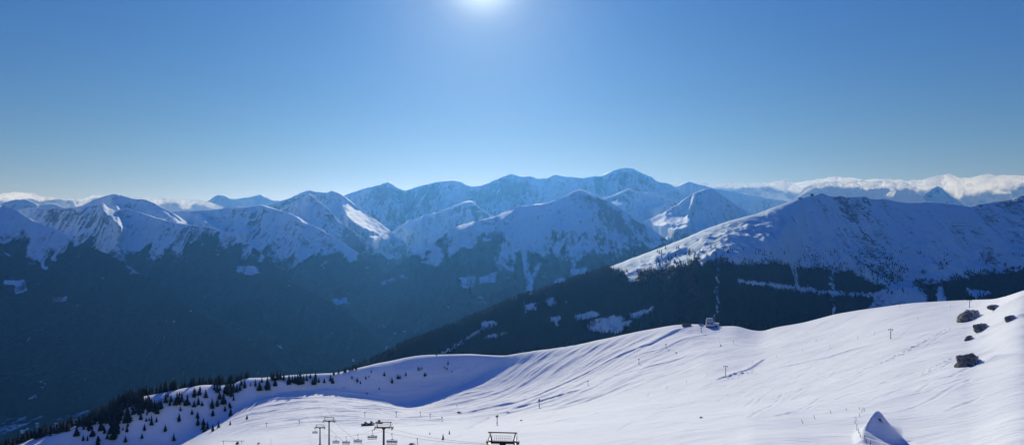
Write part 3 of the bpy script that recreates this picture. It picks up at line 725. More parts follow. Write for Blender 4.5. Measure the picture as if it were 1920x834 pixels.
# ------------------------------------------------------------------ clouds pouring over the ranges
def cloud_bank(name, label, top, bottom, Y0, amp, wav, seed, thick=900, step=1.6, fall=0.0, lip=1.0):
    px = np.arange(top[0][0], top[-1][0] + .1, step)
    pt = np.interp(px, [c[0] for c in top], [c[1] for c in top]); pb = np.interp(px, [c[0] for c in bottom], [c[1] for c in bottom])
    nf, nb = 90, 40
    r = np.linspace(0, 1, nf)[:, None]
    Zt, Zb = (CY - pt) / F * Y0, (CY - pb) / F * Y0
    H = np.maximum(Zt - Zb, 30)
    ang = np.linspace(0, math.pi, nf + nb)[:, None]            # from the foot of the face over the top to the back
    s = (1 - np.cos(ang)) / 2
    prof = np.sin(ang * .5) if False else np.where(ang < math.pi / 2, 1 - (1 - np.sin(ang)) ** 1.5, np.sin(ang) * .5 + .5)
    Y = Y0 + thick * (s - .3) - fall * (1 - prof) * H
    Z = Zb + H * prof
    X = (px[None, :] - CX) / F * Y0 + 0 * Y
    e = np.sin(np.linspace(0, math.pi, len(px))) ** .4
    bil = lambda x, z, sd: 1 - np.abs(perlin(x, z, sd)) * 1.8
    wx = wav * .5 * fbm(X / wav, Z / wav, 3, seed)
    b = .55 * bil((X + wx) / wav, (Z * .8 + wx) / wav, seed + 1) + .28 * bil((X - wx) / (wav * .42), Z / (wav * .42), seed + 2) + .17 * bil(X / (wav * .17), Z / (wav * .17), seed + 3) \
        + .06 * bil(X / (wav * .07), Z / (wav * .07), seed + 4)
    k = sstep(.05, .7, prof)
    Y -= amp * b * k * 1.2
    Z += amp * .42 * (b - .75) * k
    v = np.stack([X, Y, Z], -1).reshape(-1, 3)
    # translucency: thin vapour at the lip; upper-left billow sides painted brighter as if sunlit
    hb = (Z - Zb) / H; dzr = np.gradient(Z, axis=0); dyr = np.gradient(Y, axis=0)
    upf = dyr / np.sqrt(dyr ** 2 + dzr ** 2 + 1e-6)
    drop = .24 + .55 * np.clip(fbm(X / (wav * 1.3), 0 * X, 3, seed + 41) + .3, 0, 1) * lip
    dx_, dz_ = wav * .10, wav * .13
    def B(x, z): return .6 * bil((x + wx) / wav, (z * .8 + wx) / wav, seed + 1) + .4 * bil((x - wx) / (wav * .42), z / (wav * .42), seed + 2)
    X0 = (px[None, :] - CX) / F * Y0 + 0 * Y; Zo = Zb + H * prof
    e = B(X0, Zo) - B(X0 - dx_, Zo + dz_)
    body = sstep(.02, .26, fbm(X0 / (wav * 1.1) + 3, (Zo + .6 * X0) / (wav * .55), 4, seed + 61) + .30 * (hb - .45)) * lip
    thin = sstep(1 - drop, 1 - drop * .25, hb) * 1.1 + body * sstep(.0, .30, e) * sstep(.2, .6, hb) * 1.2 - .15
    o = link_mesh(name, np_mesh(name, v, grid_faces(*X.shape), True, {'thin': thin}), M['cloud'])
    tag(o, label, 'cloud', kind='stuff')
cloud_bank('clouds', 'long white cloud wall rolling over the right skyline',
    [(1215,352),(1262,343),(1300,341),(1350,343),(1400,342),(1440,339),(1500,335),(1570,332),(1620,335),(1660,336),(1700,338),(1740,333),(1762,328),(1774,326),(1790,329),(1850,328),(1920,326),(2050,322),(2300,320)],
    [(1215,380),(1300,385),(1420,420),(1600,430),(2300,420)], 15500, 230, 1300, 5, thick=650)
cloud_bank('clouds', 'lower cloud tongue spilling behind the right mountain summit',
    [(1486,382),(1494,366),(1506,352),(1525,343),(1550,340),(1580,342),(1610,339),(1650,341),(1690,344),(1710,352),(1722,366),(1732,384)],
    [(1486,384),(1600,388),(1732,386)], 12200, 130, 560, 15, thick=220, step=1.2)
cloud_bank('clouds', 'thin cloud bank resting on the left skyline',
    [(-260,366),(-100,360),(0,364),(30,360),(67,362),(80,368),(127,369),(153,370),(173,364),(200,366),(243,369),(283,371),(317,372),(367,374),(397,379),(415,386),(450,402)],
    [(-260,402),(0,404),(200,406),(450,406)], 12500, 110, 800, 25, thick=200)

# ------------------------------------------------------------------ trees
def conifer_meshes(seed, slim=1.0):
    """one-metre-per-unit conifer, 10 m tall: trunk and crown meshes"""
    rnd = random.Random(seed)
    t = MB(); t.tube((0, 0, -.6), (0, 0, 9.3), .2, .03, 7)
    v, f = [], []
    z, H = .9, 10.0
    while z < 9.7:
        k = (H - z) / H
        R = (2.75 * slim * k ** .85 + .12) * rnd.uniform(.82, 1.12)
        n = max(5, int(9 * k + 5)); off = rnd.uniform(0, 6)
        for i in range(n):
            if rnd.random() < .1: continue
            a = off + 2 * math.pi * i / n + rnd.uniform(-.2, .2); r = R * rnd.uniform(.68, 1.15)
            dirv = Vector((math.cos(a), math.sin(a), 0)); sd = Vector((-math.sin(a), math.cos(a), 0))
            wd = r * rnd.uniform(.28, .42); dr = r * rnd.uniform(.22, .45)
            b = len(v)
            v += [Vector((0, 0, z + .55 * k + .15)), dirv * r * .55 + sd * wd + Vector((0, 0, z - dr * .35)), dirv * r + Vector((0, 0, z - dr)),
                  dirv * r * .55 - sd * wd + Vector((0, 0, z - dr * .35)), dirv * r * .5 + Vector((0, 0, z - dr * .75 - .1))]
            f += [(b, b + 1, b + 2), (b, b + 2, b + 3), (b + 1, b + 4, b + 2), (b + 4, b + 3, b + 2)]
        z += .30 + .42 * k
    b = len(v); v += [Vector((.09, 0, 9.3)), Vector((-.05, .08, 9.3)), Vector((-.05, -.08, 9.3)), Vector((0, 0, 10.3))]
    f += [(b, b + 1, b + 3), (b + 1, b + 2, b + 3), (b + 2, b, b + 3)]
    c = bpy.data.meshes.new('crown'); c.from_pydata([tuple(q) for q in v], [], f); c.update()
    tm = t.mesh('trunk'); tm.materials.append(M['bark']); c.materials.append(M['needles'])
    return tm, c
TREES = [conifer_meshes(s, sl) for s, sl in ((1, 1.0), (2, .85), (3, 1.15), (4, .95), (5, 1.25))]
TCOUNT = [0]
def conifer(p, h, label, group=None, variant=None):
    k = random.randrange(len(TREES)) if variant is None else variant
    o = empty('conifer', (p[0], p[1], p[2] - .15), random.uniform(0, 6.28)); o.scale = (h / 10 * random.uniform(.9, 1.15),) * 2 + (h / 10,)
    tag(o, label, 'tree', group)
    for nm, me in zip(('trunk', 'crown'), TREES[k]):
        q = bpy.data.objects.new(nm, me); COL.objects.link(q); q.parent = o
    TCOUNT[0] += 1
    return o
LONE = [  # px, base py, height px, label
 (463,785.5,10,'lone spruce on the lit snow rim, casting the long shadow to the lower left'),
 (431.6,796,9,'small squat spruce between the rim spruce and the shaded slope edge'),
 (410,801,14,'bushy spruce standing at the shadow edge, right of a close spruce pair'),
 (238,809,13,'small spruce alone just below the tall spruce beside the pale track'),
 (239,792,35,'tallest broad spruce beside the pale track cut through the left forest'),
 (310,808,14,'single spruce on open shaded snow right of the pale track'),
 (326,825,15,'lowest single spruce on the open shaded snow near the bottom edge'),
 (371,797,17,'narrow spruce alone in the middle of the shaded snow face'),
 (336,790,18,'dark spruce below a small rock on the shaded snow face'),
 (830.7,824,13,'small dark tree by the snow bank left of the nearest lift pylon'),
 (842.6,813,8,'thin sapling behind the small dark tree by the snow bank'),
 (806,814,6,'tiny sapling left of the small dark tree by the snow bank'),
 (840,683,9,'dark bush-like spruce at the upper end of the shaded bowl'),
 (735,718,13,'sparse larch in the middle of the shaded bowl'),
 (818.6,665.5,6,'small dark spruce standing on the skyline above the bowl'),
]
for a, b, h, lab in LONE:
    p = near.pick(a, b); conifer(p, max(1.8, h / F * p[1]), lab)
SLOPE_TREES = [(284,796,20),(271,807,15),(384,809,14),(389,804,16),(399,808,15),(422,770,12),(438,750,12),(399,779,15),(419,757,23),(398,762,18),(386,745,18),(379,760,10),
 (372,759,17),(364,762,13),(351,759,20),(364,744,20),(332,758,24),(341,752,20),(336,755,20),(311,755,20),(294,775,26),(290,770,22),(298,768,22),(280,772,17),(302,765,20),(264,786,14),(274,789,8),
 (213,822,22),(220,812,20),(216,816,18),(201,822,12),(196,812,13),(190,806,18),(183,834,20),(164,825,11),(177,814,7),(146,815,6),(166,807,9),(157,804,9),(413,732,10),(376,732,10),
 (450,732,15),(459,727,17),(470,723,8),(434,742,22),(428,740,24),(438,736,22),(424,736,22),(432,730,18),(444,735,18)]
for a, b, h in SLOPE_TREES:
    p = near.pick(a, b); conifer(p, h / F * p[1], 'dark spruce in the loose scatter on the shaded left snow slope', 'scattered spruces on the shaded left slope')
n = 0
while n < 48:
    a, b = random.uniform(130, 470), random.uniform(715, 832)
    top = np.interp(a, [130, 180, 260, 300, 400, 470], [812, 800, 770, 745, 730, 716]); bot = np.interp(a, [130, 300, 400, 470], [832, 826, 800, 765])
    if top < b < bot and random.random() < np.exp(-(b - top) / 38):
        p = near.pick(a, b); conifer(p, random.uniform(4, 14), 'dark spruce in the loose scatter on the shaded left snow slope', 'scattered spruces on the shaded left slope'); n += 1
RIM_TREES = [(487,731,15),(501.6,731,22),(479,723,11),(491,716,9),(509,709.5,11),(513,713,14),(520,712,16),(526,712,15),(532,712,13),(516,723,13),(542,719.5,16),(548,717,13),(553,718,14),(558,718,16),
 (563,719.5,21),(569,715.6,12),(575,713,12),(582,709,9),(586,721,11),(590,721,16),(592,715.6,17),(598,717,9),(608,717,8),(620,714,12),(624,718,11),(626,703,9),(635,699,8),(647,697,9),(656,694,8),(661,693,9),(668,692,9)]
for a, b, h in RIM_TREES:
    p = near.pick(a, b); conifer(p, 1.25 * h / F * p[1], 'dark spruce in the row along the snow rim at the head of the slope', 'row of spruces along the snow rim')
BOWL = [(660,709,7),(670,715.6,10),(676,719,7),(686,710,7),(692,707,5),(696,698,6),(645,728,4),(688,738.5,6),(711,729.6,5),(746,709.5,9),(750,709.5,8),(761,704,8),(720.6,704,9),(796,705,9),(799,704,7),(786,694,6),(791,692,6),(833,690,5),(838,692,5),(847,697,4)]
for a, b, h in BOWL:
    p = near.pick(a, b); conifer(p, h / F * p[1], 'small dark conifer dotted about the shaded snow bowl', 'small conifers in the shaded bowl')
# forest edge on the left spur: dense belt over and just behind the crest
BELT = [(14,836),(95,817),(112,812),(150,800),(172,803),(187,790),(205,800),(220,812),(226,790),(235,765),(247,768),(268,787),(275,772),(290,770),(282,752),(240,745),(178,782),(100,808),(0,838)]
n = 0
while n < 42:
    a, b = random.uniform(5, 300), random.uniform(740, 836)
    if in_poly(np.array([a]), np.array([b]), BELT)[0]:
        p = near.pick(a, b); conifer(p, random.uniform(9, 15), 'dark spruce crowded into the dense forest belt on the left spur', 'spruces of the dense left forest belt'); n += 1
for k in range(84):
    a = -30 + 500 * ((k + random.random()) / 84)
    Yr, _ = near.col(a)
    yc = float(np.interp(a, sorted(NEAR), [NEAR[q][6][1] for q in sorted(NEAR)]))
    p = near.at(a, yc + random.uniform(2, 30)); conifer(p, random.uniform(13, 19) * np.interp(a, [0, 330, 470], [.8, 1, .85]), 'dark spruce crowded into the dense forest belt on the left spur', 'spruces of the dense left forest belt')

# distant forest as one mass of small trees
def forest_mass(name, label, pts, hs, rads):
    ang = np.arange(6) * math.pi / 3
    ring = np.stack([np.cos(ang), np.sin(ang)], 1)
    tv = [np.array([[0, 0, 1.0]])]
    for zz, rr in ((.52, .62), (.08, 1.0)): tv.append(np.column_stack([ring * rr, np.full(6, zz)]))
    tv.append(np.array([[0, 0, .62]])); tv = np.vstack(tv)
    tf = [(0, 1 + i, 1 + (i + 1) % 6) for i in range(6)] + [(13, 7 + i, 7 + (i + 1) % 6) for i in range(6)]
    tf = np.array(tf); nT = len(pts)
    jit = 1 + RNG.uniform(-.25, .25, (nT, len(tv), 1))
    rot = RNG.uniform(0, 6.28, nT); c, s = np.cos(rot)[:, None], np.sin(rot)[:, None]
    x = (tv[None, :, 0] * c - tv[None, :, 1] * s) * rads[:, None] * jit[:, :, 0]; y = (tv[None, :, 0] * s + tv[None, :, 1] * c) * rads[:, None] * jit[:, :, 0]
    z = tv[None, :, 2] * hs[:, None]
    v = np.stack([x + pts[:, None, 0], y + pts[:, None, 1], z + pts[:, None, 2]], -1).reshape(-1, 3)
    f = (tf[None] + (np.arange(nT) * len(tv))[:, None, None]).reshape(-1, 3)
    o = link_mesh(name, np_mesh(name, v, f, False), M['needles2']); tag(o, label, 'forest', kind='stuff')
def spur_trees():
    nr, nc = spur.Y.shape
    X = spur.X(); qy = CY - spur.Z / spur.Y * F
    pts = []
    N0 = 330000
    r = RNG.uniform(0, 421, N0); c = RNG.uniform(0, nc - 2, N0)
    ri, ci = r.astype(int), c.astype(int)
    ri = np.clip(ri, 0, nr - 2)
    fw = (r - ri)
    g = lambda A: A[ri, ci] * (1 - fw) + A[ri + 1, ci] * fw
    x, y, z, q, fo = g(X), g(spur.Y), g(spur.Z), g(qy), g(spur_forest)
    pxx = spur.px[ci]
    # even out the density over the area of the slope
    Yd = np.abs(np.gradient(spur.Y, axis=0))[ri, ci]; w = Yd * y; w /= np.percentile(w, 97)
    up = (pxx > 1380) & (q < 545)
    dens = np.where(up, np.where(fo > .3, .7, 0), np.where(fo > .45, 1.0, 0))
    sc = (pxx > 1230) & (pxx < 1920) & (q > 466) & (q < 552) & (fbm(x / 70, y / 70, 3, 200) > np.interp(pxx, [1230, 1380, 1480, 1690, 1730, 1920], [.1, .0, -.12, -.1, .22, .15]))
    dens = np.maximum(dens, np.where(sc, .10 + .5 * sstep(470, 520, q), 0))
    vis = (q < np.interp(pxx, [c_[0] for c_ in CREST_N], [c_[1] for c_ in CREST_N]) + 14) & (pxx < 2100)
    keep = (RNG.uniform(0, 1, N0) < dens * np.clip(w, 0, 1)) & vis
    jx, jy = pxx + 15 * fbm(x / 34, y / 34, 4, 98), q + 8 * fbm(x / 34 + 5, y / 34 + 9, 4, 101)
    for k, poly in enumerate(CLEAR_SPUR): keep &= ~(in_poly(jx, jy, poly) & (RNG.uniform(0, 1, N0) < (.75 if k < 3 else .6 if k == 4 else .85)))
    P_ = np.stack([x, y, z - .5], 1)[keep]
    hs = RNG.uniform(10, 21, len(P_)); hs = np.where(up[keep], hs * .75, hs)
    forest_mass('forest', 'dark conifer forest covering the lower slopes of the shaded spur', P_, hs, hs * RNG.uniform(.17, .24, len(P_)))
    return len(P_)
def belt_trees():
    pts, hs = [], []
    kx = sorted(NEAR); ky = [NEAR[q][6][1] for q in kx]
    for k in range(620):
        a = random.uniform(-60, 470); yc = float(np.interp(a, kx, ky))
        p = near.at(a, yc + random.uniform(12, 75)); pts.append(p); hs.append(random.uniform(11, 18) * np.interp(a, [0, 330, 470], [.85, 1, .8]))
    n = 0
    while n < 230:
        a, b = random.uniform(5, 300), random.uniform(738, 836)
        if in_poly(np.array([a]), np.array([b]), BELT)[0]:
            pts.append(near.pick(a, b)); hs.append(random.uniform(8, 14)); n += 1
    pts, hs = np.array(pts), np.array(hs)
    forest_mass('forest', 'dark spruce forest falling away behind the edge of the left spur', pts, hs, hs * RNG.uniform(.17, .23, len(pts)))
belt_trees()
print('spur trees', spur_trees(), 'near trees', TCOUNT[0])

# ------------------------------------------------------------------ boulders
FACETS = [((-.75, -.5, .45), .42), ((.05, -.85, .42), .5), ((.62, .1, .72), .36), ((-.35, .3, .9), .62), ((.5, -.75, .3), .62)]
def boulder(p, sx, sy, sz, seed, label, rz=0.0, lean=0.0, name='boulder', facets=FACETS):
    bm = bmesh.new(); bmesh.ops.create_icosphere(bm, subdivisions=5, radius=1.0)
    rnd = random.Random(seed)
    cuts = []
    if facets: cuts += [(Vector(n_).normalized(), h_) for n_, h_ in facets]
    for k in range(16):
        d = Vector((rnd.gauss(0, 1), rnd.gauss(0, 1), rnd.gauss(0, .8))).normalized(); cuts.append((d, rnd.uniform(.62, .92)))
    co = np.array([v.co[:] for v in bm.verts])
    for d, h in cuts:
        dd = co @ np.array(d); k = dd > h; co[k] -= np.outer(dd[k] - h, d)
    L = np.linalg.norm(co, axis=1, keepdims=True)
    n = fbm(co[:, 0] * 2.2 + co[:, 1] * .9 + seed, co[:, 2] * 2.4 + co[:, 1] * 1.7, 5, seed) * .16 + (ridged(co[:, 0] * 2.4 + co[:, 2] * 1.6, co[:, 2] * 2.6 - co[:, 0] * 1.3, 4, seed + 4) - .5) * .16
    co += co / L * n[:, None]
    co *= np.array([sx, sy, sz]); co[:, 0] += lean * co[:, 2]
    for v, c in zip(bm.verts, co): v.co = c
    me = bpy.data.meshes.new(name); bm.to_mesh(me); bm.free(); me.materials.append(M['rock'])
    o = link_mesh(name, me, loc=p); o.rotation_euler = (0, 0, rz); tag(o, label, 'rock')
    return o
def rockat(px, py, w, h, seed, label, sink=.25, rz=0.0, lean=0.0, depth=.8, name='boulder'):
    p = near.pick(px, py); k = p[1] / F
    sx, sz = w * k / 2 * 1.15, h * k * .62
    return boulder((p[0], p[1] + sx * depth * .3, p[2] + sz * (.5 - sink)), sx, sx * depth, sz * 1.1, seed, label, rz, lean, name)
rockat(1827, 683, 52, 34, 5, 'largest dark boulder rising from the smooth snow, lowest of the right-hand rocks', lean=.35)
rockat(1823, 598, 40, 32, 12, 'dark craggy outcrop below the uppermost drag lift post', lean=.75, depth=1.0)
rockat(1846, 616, 30, 18, 8, 'middle dark rock below the craggy outcrop', lean=.6)
rockat(1820, 636, 17, 13, 9, 'smallest dark rock between the middle rock and the largest boulder', lean=.4)
rockat(1869, 577, 26, 10, 10, 'low flat rock right of the craggy outcrop near the skyline', lean=.8)
rockat(1899, 598, 20, 14, 14, 'slanting narrow rock farthest right on the snow slope', lean=.9)
rockat(1652, 790, 9, 9, 16, 'cluster of small dark stones in the shaded wind scoop', sink=.15, name='rock')
rockat(774, 836, 17, 10, 17, 'snow dusted rock at the bottom edge left of the nearest lift pylon', name='rock')
rockat(485, 832, 8, 5, 18, 'small dark stone at the bottom edge near the gantry', name='rock')
rockat(978, 788, 6, 3, 19, 'small dark stone on open snow above the nearest pylon', name='rock')
rockat(1316, 783, 7, 4, 20, 'small stone half buried on the empty foreground snow', name='rock')
rockat(338, 768, 9, 5, 22, 'flat dark rock showing on the shaded left slope', name='rock')
rockat(786, 693, 14, 8, 23, 'dark crag breaking the snow in the upper shaded bowl', name='rock')
rockat(862, 774, 12, 5, 24, 'rubble at the lower end of the long piste edge', name='rock')

# ------------------------------------------------------------------ chairlifts
def lift_pylon(px, arm_py, Y, label, span=6.5, mast_r=.42, skew=0.0):
    X, _, Z = P(px, arm_py, Y); g = near.at(px, Y)[2]
    root = empty('lift_pylon', (X, Y, g), skew); tag(root, label, 'pylon', None)
    h = Z - g
    m = MB(); m.tube((0, 0, -1), (0, 0, h - .2), mast_r * 1.15, mast_r * .8, 12); m.tube((0, 0, -.4), (0, 0, .25), mast_r * 2, mast_r * 2, 12); m.build('mast', M['steel'], root)
    c = MB(); hs = span / 2
    c.box((0, 0, h), (span, .45, .42)); c.box((0, 0, h + .24), (span * .8, .5, .08)); c.box((0, 0, h - .35), (1.2, .5, .4)); c.build('crossarm', M['steel'], root)
    for s in (-1, 1):
        t = MB(); x = s * (hs - .15)
        t.box((x, 0, h - .12), (.16, 3.2, .22))
        for k in range(6):
            yy = -1.45 + k * .58; t.tube((x - .12, yy, h - .28), (x + .12, yy, h - .28), .23, .23, 10)
        t.box((x - s * .35, 0, h - .05), (.5, .6, .5)); t.build('sheave_train', M['dark'], root)
        w = MB(); x2 = s * (hs - .75)
        w.box((x2, 0, h + .12), (.5, 3.4, .06))
        for xx in (x2 - .25, x2 + .25):
            for yy in (-1.6, -.8, 0, .8, 1.6): w.tube((xx, yy, h + .12), (xx, yy, h + 1.15), .03, .03, 5)
            for zz in (.65, 1.15): w.tube((xx, -1.6, h + zz), (xx, 1.6, h + zz), .03, .03, 5)
        for yy in (-1.6, 1.6): w.tube((x2 - .25, yy, h + 1.15), (x2 + .25, yy, h + 1.15), .03, .03, 5)
        w.build('catwalk', M['grey'], root)
    r = MB()
    for s in (-1, 1):
        r.tube((s * hs * .64, 0, h + .2), (s * hs * .78, 0, h + 1.85), .13, .11, 6)
    r.box((0, 0, h + 1.92), (span * .88, .26, .2))
    r.build('gantry', M['steel'], root)
    rl = MB()
    for k in range(9):
        x = -hs * .5 + k * hs / 8
        rl.tube((x, .3, h + .25), (x, .3, h + 1.2), .028, .028, 5)
    for zz in (.7, 1.2): rl.tube((-hs * .5, .3, h + zz), (hs * .5, .3, h + zz), .028, .028, 5)
    rl.build('railing', M['grey'], root)
    ld = MB()
    for s in (-.2, .2): ld.tube((s, -.5, .5), (s, -.5, h), .03, .03, 4)
    k = .8
    while k < h: ld.tube((-.2, -.5, k), (.2, -.5, k), .02, .02, 4); k += .4
    ld.build('ladder', M['grey'], root)
    return root, [Vector((X + s * (hs - .15) * math.cos(skew), Y + s * (hs - .15) * math.sin(skew), Z - .5)) for s in (-1, 1)]
p1, e1 = lift_pylon(942.5, 828.5, 124, 'nearest lift pylon, only its crosshead showing at the bottom edge', skew=math.radians(-4))
p2, e2 = lift_pylon(719.5, 801, 226, 'tall lift pylon in the middle of the chair row', span=6.6)
p4, e4 = lift_pylon(600, 801, 400, 'short lift pylon at the far left end of the chair row', span=6.4)
p3, e3 = lift_pylon(617, 788.5, 350, 'slim lift pylon just right of the short one, above the shaded snow bank', span=6.5)

def rope(pts, sag, r, label, n=16):
    m = MB()
    for (a, b), s in zip(zip(pts[:-1], pts[1:]), sag):
        q = [a.lerp(b, t / n) - Vector((0, 0, 4 * s * (t / n) * (1 - t / n))) for t in range(n + 1)]
        m.path(q, r, 5)
    o = m.build('haul_rope', M['cable']); tag(o, label, 'cable')
    return o
far_l = Vector(near.pick(560, 830)) + Vector((-8, 40, 6)); far_r = far_l + Vector((6, 0, 0))
nearR = [Vector(P(1060, 842, 70)), Vector(P(1180, 842, 70))]
rope([far_l, e4[0], e2[0], e1[0], nearR[0]], [.5, 4.0, 1.0, .3], .03, 'haul rope carrying the chairs on the left side of the pylons')
rope([far_r, e4[1], e2[1], e1[1], nearR[1]], [.5, 3.0, 1.0, .3], .03, 'haul rope without chairs on the right side of the pylons')
e3b = [Vector(near.pick(560, 800)) + Vector((dx, 60, 8)) for dx in (0, 6)]
e3c = [Vector(P(780 + d, 900, 150)) for d in (0, 45)]
rope([e3b[0], e3[0], e3c[0]], [1, 3], .045, 'rope on the left side of the slim second-line pylon')
rope([e3b[1], e3[1], e3c[1]], [1, 3], .045, 'rope on the right side of the slim second-line pylon')

def chair_meshes():
    W = 3.3
    h = MB(); h.tube((0, 0, 0), (0, 0, -.35), .09, .09, 8); h.box((0, 0, -.02), (.25, .7, .22)); h.tube((0, 0, -.3), (.12, .1, -1.7), .06, .06, 8); h.tube((.12, .1, -1.7), (0, .35, -2.0), .06, .06, 8)
    h.box((0, .35, -2.02), (1.0, .28, .2))
    f = MB()
    x0, x1, z0, z1 = -W / 2, W / 2, -3.15, -2.1
    f.path([(x0, .35, z1), (x1, .35, z1), (x1, .1, z0), ], .05, 6); f.path([(x0, .35, z1), (x0, .1, z0)], .05, 6)
    for k in range(1, 6): x = x0 + W * k / 6; f.tube((x, .33, z1), (x, .12, z0), .025, .025, 5)
    b = MB()
    for k in range(6):
        xc = x0 + W * (k + .5) / 6; b.box((xc, .26, -2.62), (W / 6 * .84, .06, .62), Matrix.Rotation(math.radians(-12), 3, 'X'))
    s = MB()
    for k in range(6):
        xc = x0 + W * (k + .5) / 6; s.box((xc, -.12, -3.18), (W / 6 * .9, .5, .14))
    s.box((0, -.12, -3.28), (W, .12, .08))
    bar = MB(); bar.path([(x0 - .02, .3, -2.2), (x0 - .02, -.55, -2.45), (x1 + .02, -.55, -2.45), (x1 + .02, .3, -2.2)], .035, 6)
    for k in range(3): x = x0 + W * (k + .5) / 3; bar.path([(x, -.55, -2.45), (x, -.5, -3.3), (x + .25, -.5, -3.5)], .02, 5)
    return [('hanger', h.mesh('hanger'), M['steel']), ('frame', f.mesh('frame'), M['grey']), ('backrest', b.mesh('backrest'), M['roof']), ('seat', s.mesh('seat'), M['seat']), ('safety_bar', bar.mesh('safety_bar'), M['grey'])]
CH = chair_meshes()
for nm, me, mt in CH: me.materials.append(mt)
def on_rope(a, b, sag, px):
    best = None
    for k in range(201):
        t = k / 200; q = a.lerp(b, t) - Vector((0, 0, 4 * sag * t * (1 - t))); x = q.x / q.y * F + CX
        if best is None or abs(x - px) < best[0]: best = (abs(x - px), q)
    return best[1]
def lift_chair(p, label):
    root = empty('lift_chair', p, math.radians(random.uniform(-4, 4))); tag(root, label, 'chairlift chair', 'chairs hanging on the haul rope')
    for nm, me, mt in CH:
        o = bpy.data.objects.new(nm, me); COL.objects.link(o); o.parent = root
lift_chair(on_rope(far_l, e4[0], .5, 590.5), 'empty lift chair under the left arm of the short far pylon')
for px_, lb in ((630, 'empty lift chair just right of the slim pylon mast'), (649, 'second empty lift chair right of the slim pylon'),
                (671, 'third empty lift chair, lowest on the sagging rope before the tall pylon'), (698.5, 'empty lift chair next to the tall pylon, on its left')):
    lift_chair(on_rope(e4[0], e2[0], 4.0, px_), lb)
lift_chair(on_rope(e2[0], e1[0], 1.0, 735), 'large empty lift chair just right of the tall pylon mast')
lift_chair(on_rope(e2[0], e1[0], 1.0, 782), 'empty lift chair cut by the bottom edge, beside the snow dusted rock')

# drag lift posts on the upper slope
def drag_post(px, py, hpx, label):
    p = near.pick(px, py); h = hpx / F * p[1]
    root = empty('drag_lift_post', p); tag(root, label, 'lift post')
    m = MB(); m.tube((0, 0, -.5), (0, 0, h), .26, .2, 10); m.build('mast', M['wood'], root)
    a = MB(); a.box((0, 0, h - .1), (3.4, .3, .28)); a.box((0, 0, h + .12), (1.0, .35, .22)); a.tube((.25, 0, h * .62), (1.2, 0, h - .2), .07, .07, 6); a.build('crossarm', M['wood'], root)
    for s in (-1, 1):
        t = MB(); t.box((s * 1.55, 0, h - .42), (.14, 1.3, .16))
        for y in (-.45, 0, .45): t.tube((s * 1.55 - .08, y, h - .55), (s * 1.55 + .08, y, h - .55), .2, .2, 10)
        t.build('sheave', M['steel'], root)
drag_post(1360.5, 706, 20, 'drag lift post standing in the chopped snow in the middle of the slope')
drag_post(1670, 635, 18, 'drag lift post on smooth snow halfway up the right slope')
drag_post(1818, 577, 15, 'drag lift post on the skyline above the craggy outcrop')

# snow guns
def snow_gun(px, py, hpx, label, lean=0.0):
    p = near.pick(px, py); h = max(3.2, hpx / F * p[1]); k = h / 5
    root = empty('snow_gun', p, random.uniform(-.6, .6)); tag(root, label, 'snow gun', 'snow guns along the pistes')
    m = MB(); m.tube((0, 0, -.4), (lean, 0, h * .8), .2 * k, .16 * k, 8); m.box((lean * .2, 0, h * .18), (.5 * k, .5 * k, .6 * k)); m.build('mast', M['steel'], root)
    f = MB(); f.tube((lean - .55 * k - .1, -.4 * k, h * .86), (lean + .45 * k, .3 * k, h * .96), .5 * k, .42 * k, 12); f.box((lean, 0, h * .8), (.7 * k, .5 * k, .2 * k)); f.build('fan', M['dark'], root)
GUNS = [(500,800,8,'snow gun farthest left on the lit bench below the rim'),(561,795,8,'snow gun on the lit bench above the two left pylons'),(684,781,9,'snow gun above the first of three dark machines'),
 (743,781,9,'snow gun between the three machines and the shaded bowl'),(788.5,779.6,8,'leftmost of three closely spaced snow guns'),(806.6,783,8,'middle one of three closely spaced snow guns'),
 (829,790,9,'rightmost of three closely spaced snow guns'),(932,795,17,'tall snow gun in the shaded cut above the nearest pylon'),(1011,763,15,'tall snow gun at the upper end of the shaded cut'),
 (1102.5,722,9,'snow gun alone halfway up the long piste'),(1198,682,10,'snow gun below the dark piste strip'),(1249,653,9,'snow gun beside the fallen-looking lance on the upper piste'),
 (1315,623,10,'snow gun on the brow in front of the station building'),(857,763,5,'tiny snow gun on the slope under the shaded bowl')]
for g in GUNS: snow_gun(*g, lean=random.uniform(-.3, .3))
def lance(px, py, tip, label):
    p = Vector(near.pick(px, py)); q = Vector(P(tip[0], tip[1], p.y - 2)) - p
    root = empty('snow_lance', p); tag(root, label, 'snow lance', 'snow lances on the upper piste')
    b = MB()
    for k in range(3):
        a = k * 2.1; b.tube((0, 0, 1.1), (1.5 * math.cos(a), 1.5 * math.sin(a), -.1), .12, .1, 6)
    b.box((0, 0, .9), (1.1, .9, 1.1)); b.build('base', M['red'], root)
    l = MB(); l.tube((0, 0, .8), q, .09, .06, 6); l.tube(q, q * 1.02, .13, .13, 6); l.build('pipe', M['grey'], root)
lance(1268, 662, (1252, 651), 'snow lance leaning low to the left beside a snow gun')
lance(1351, 648.5, (1347, 629.5), 'snow lance with red foot pointing steeply up below the station')
snow_gun(1375, 645, 6, 'squat snow gun on the snow right of the red-footed lance')

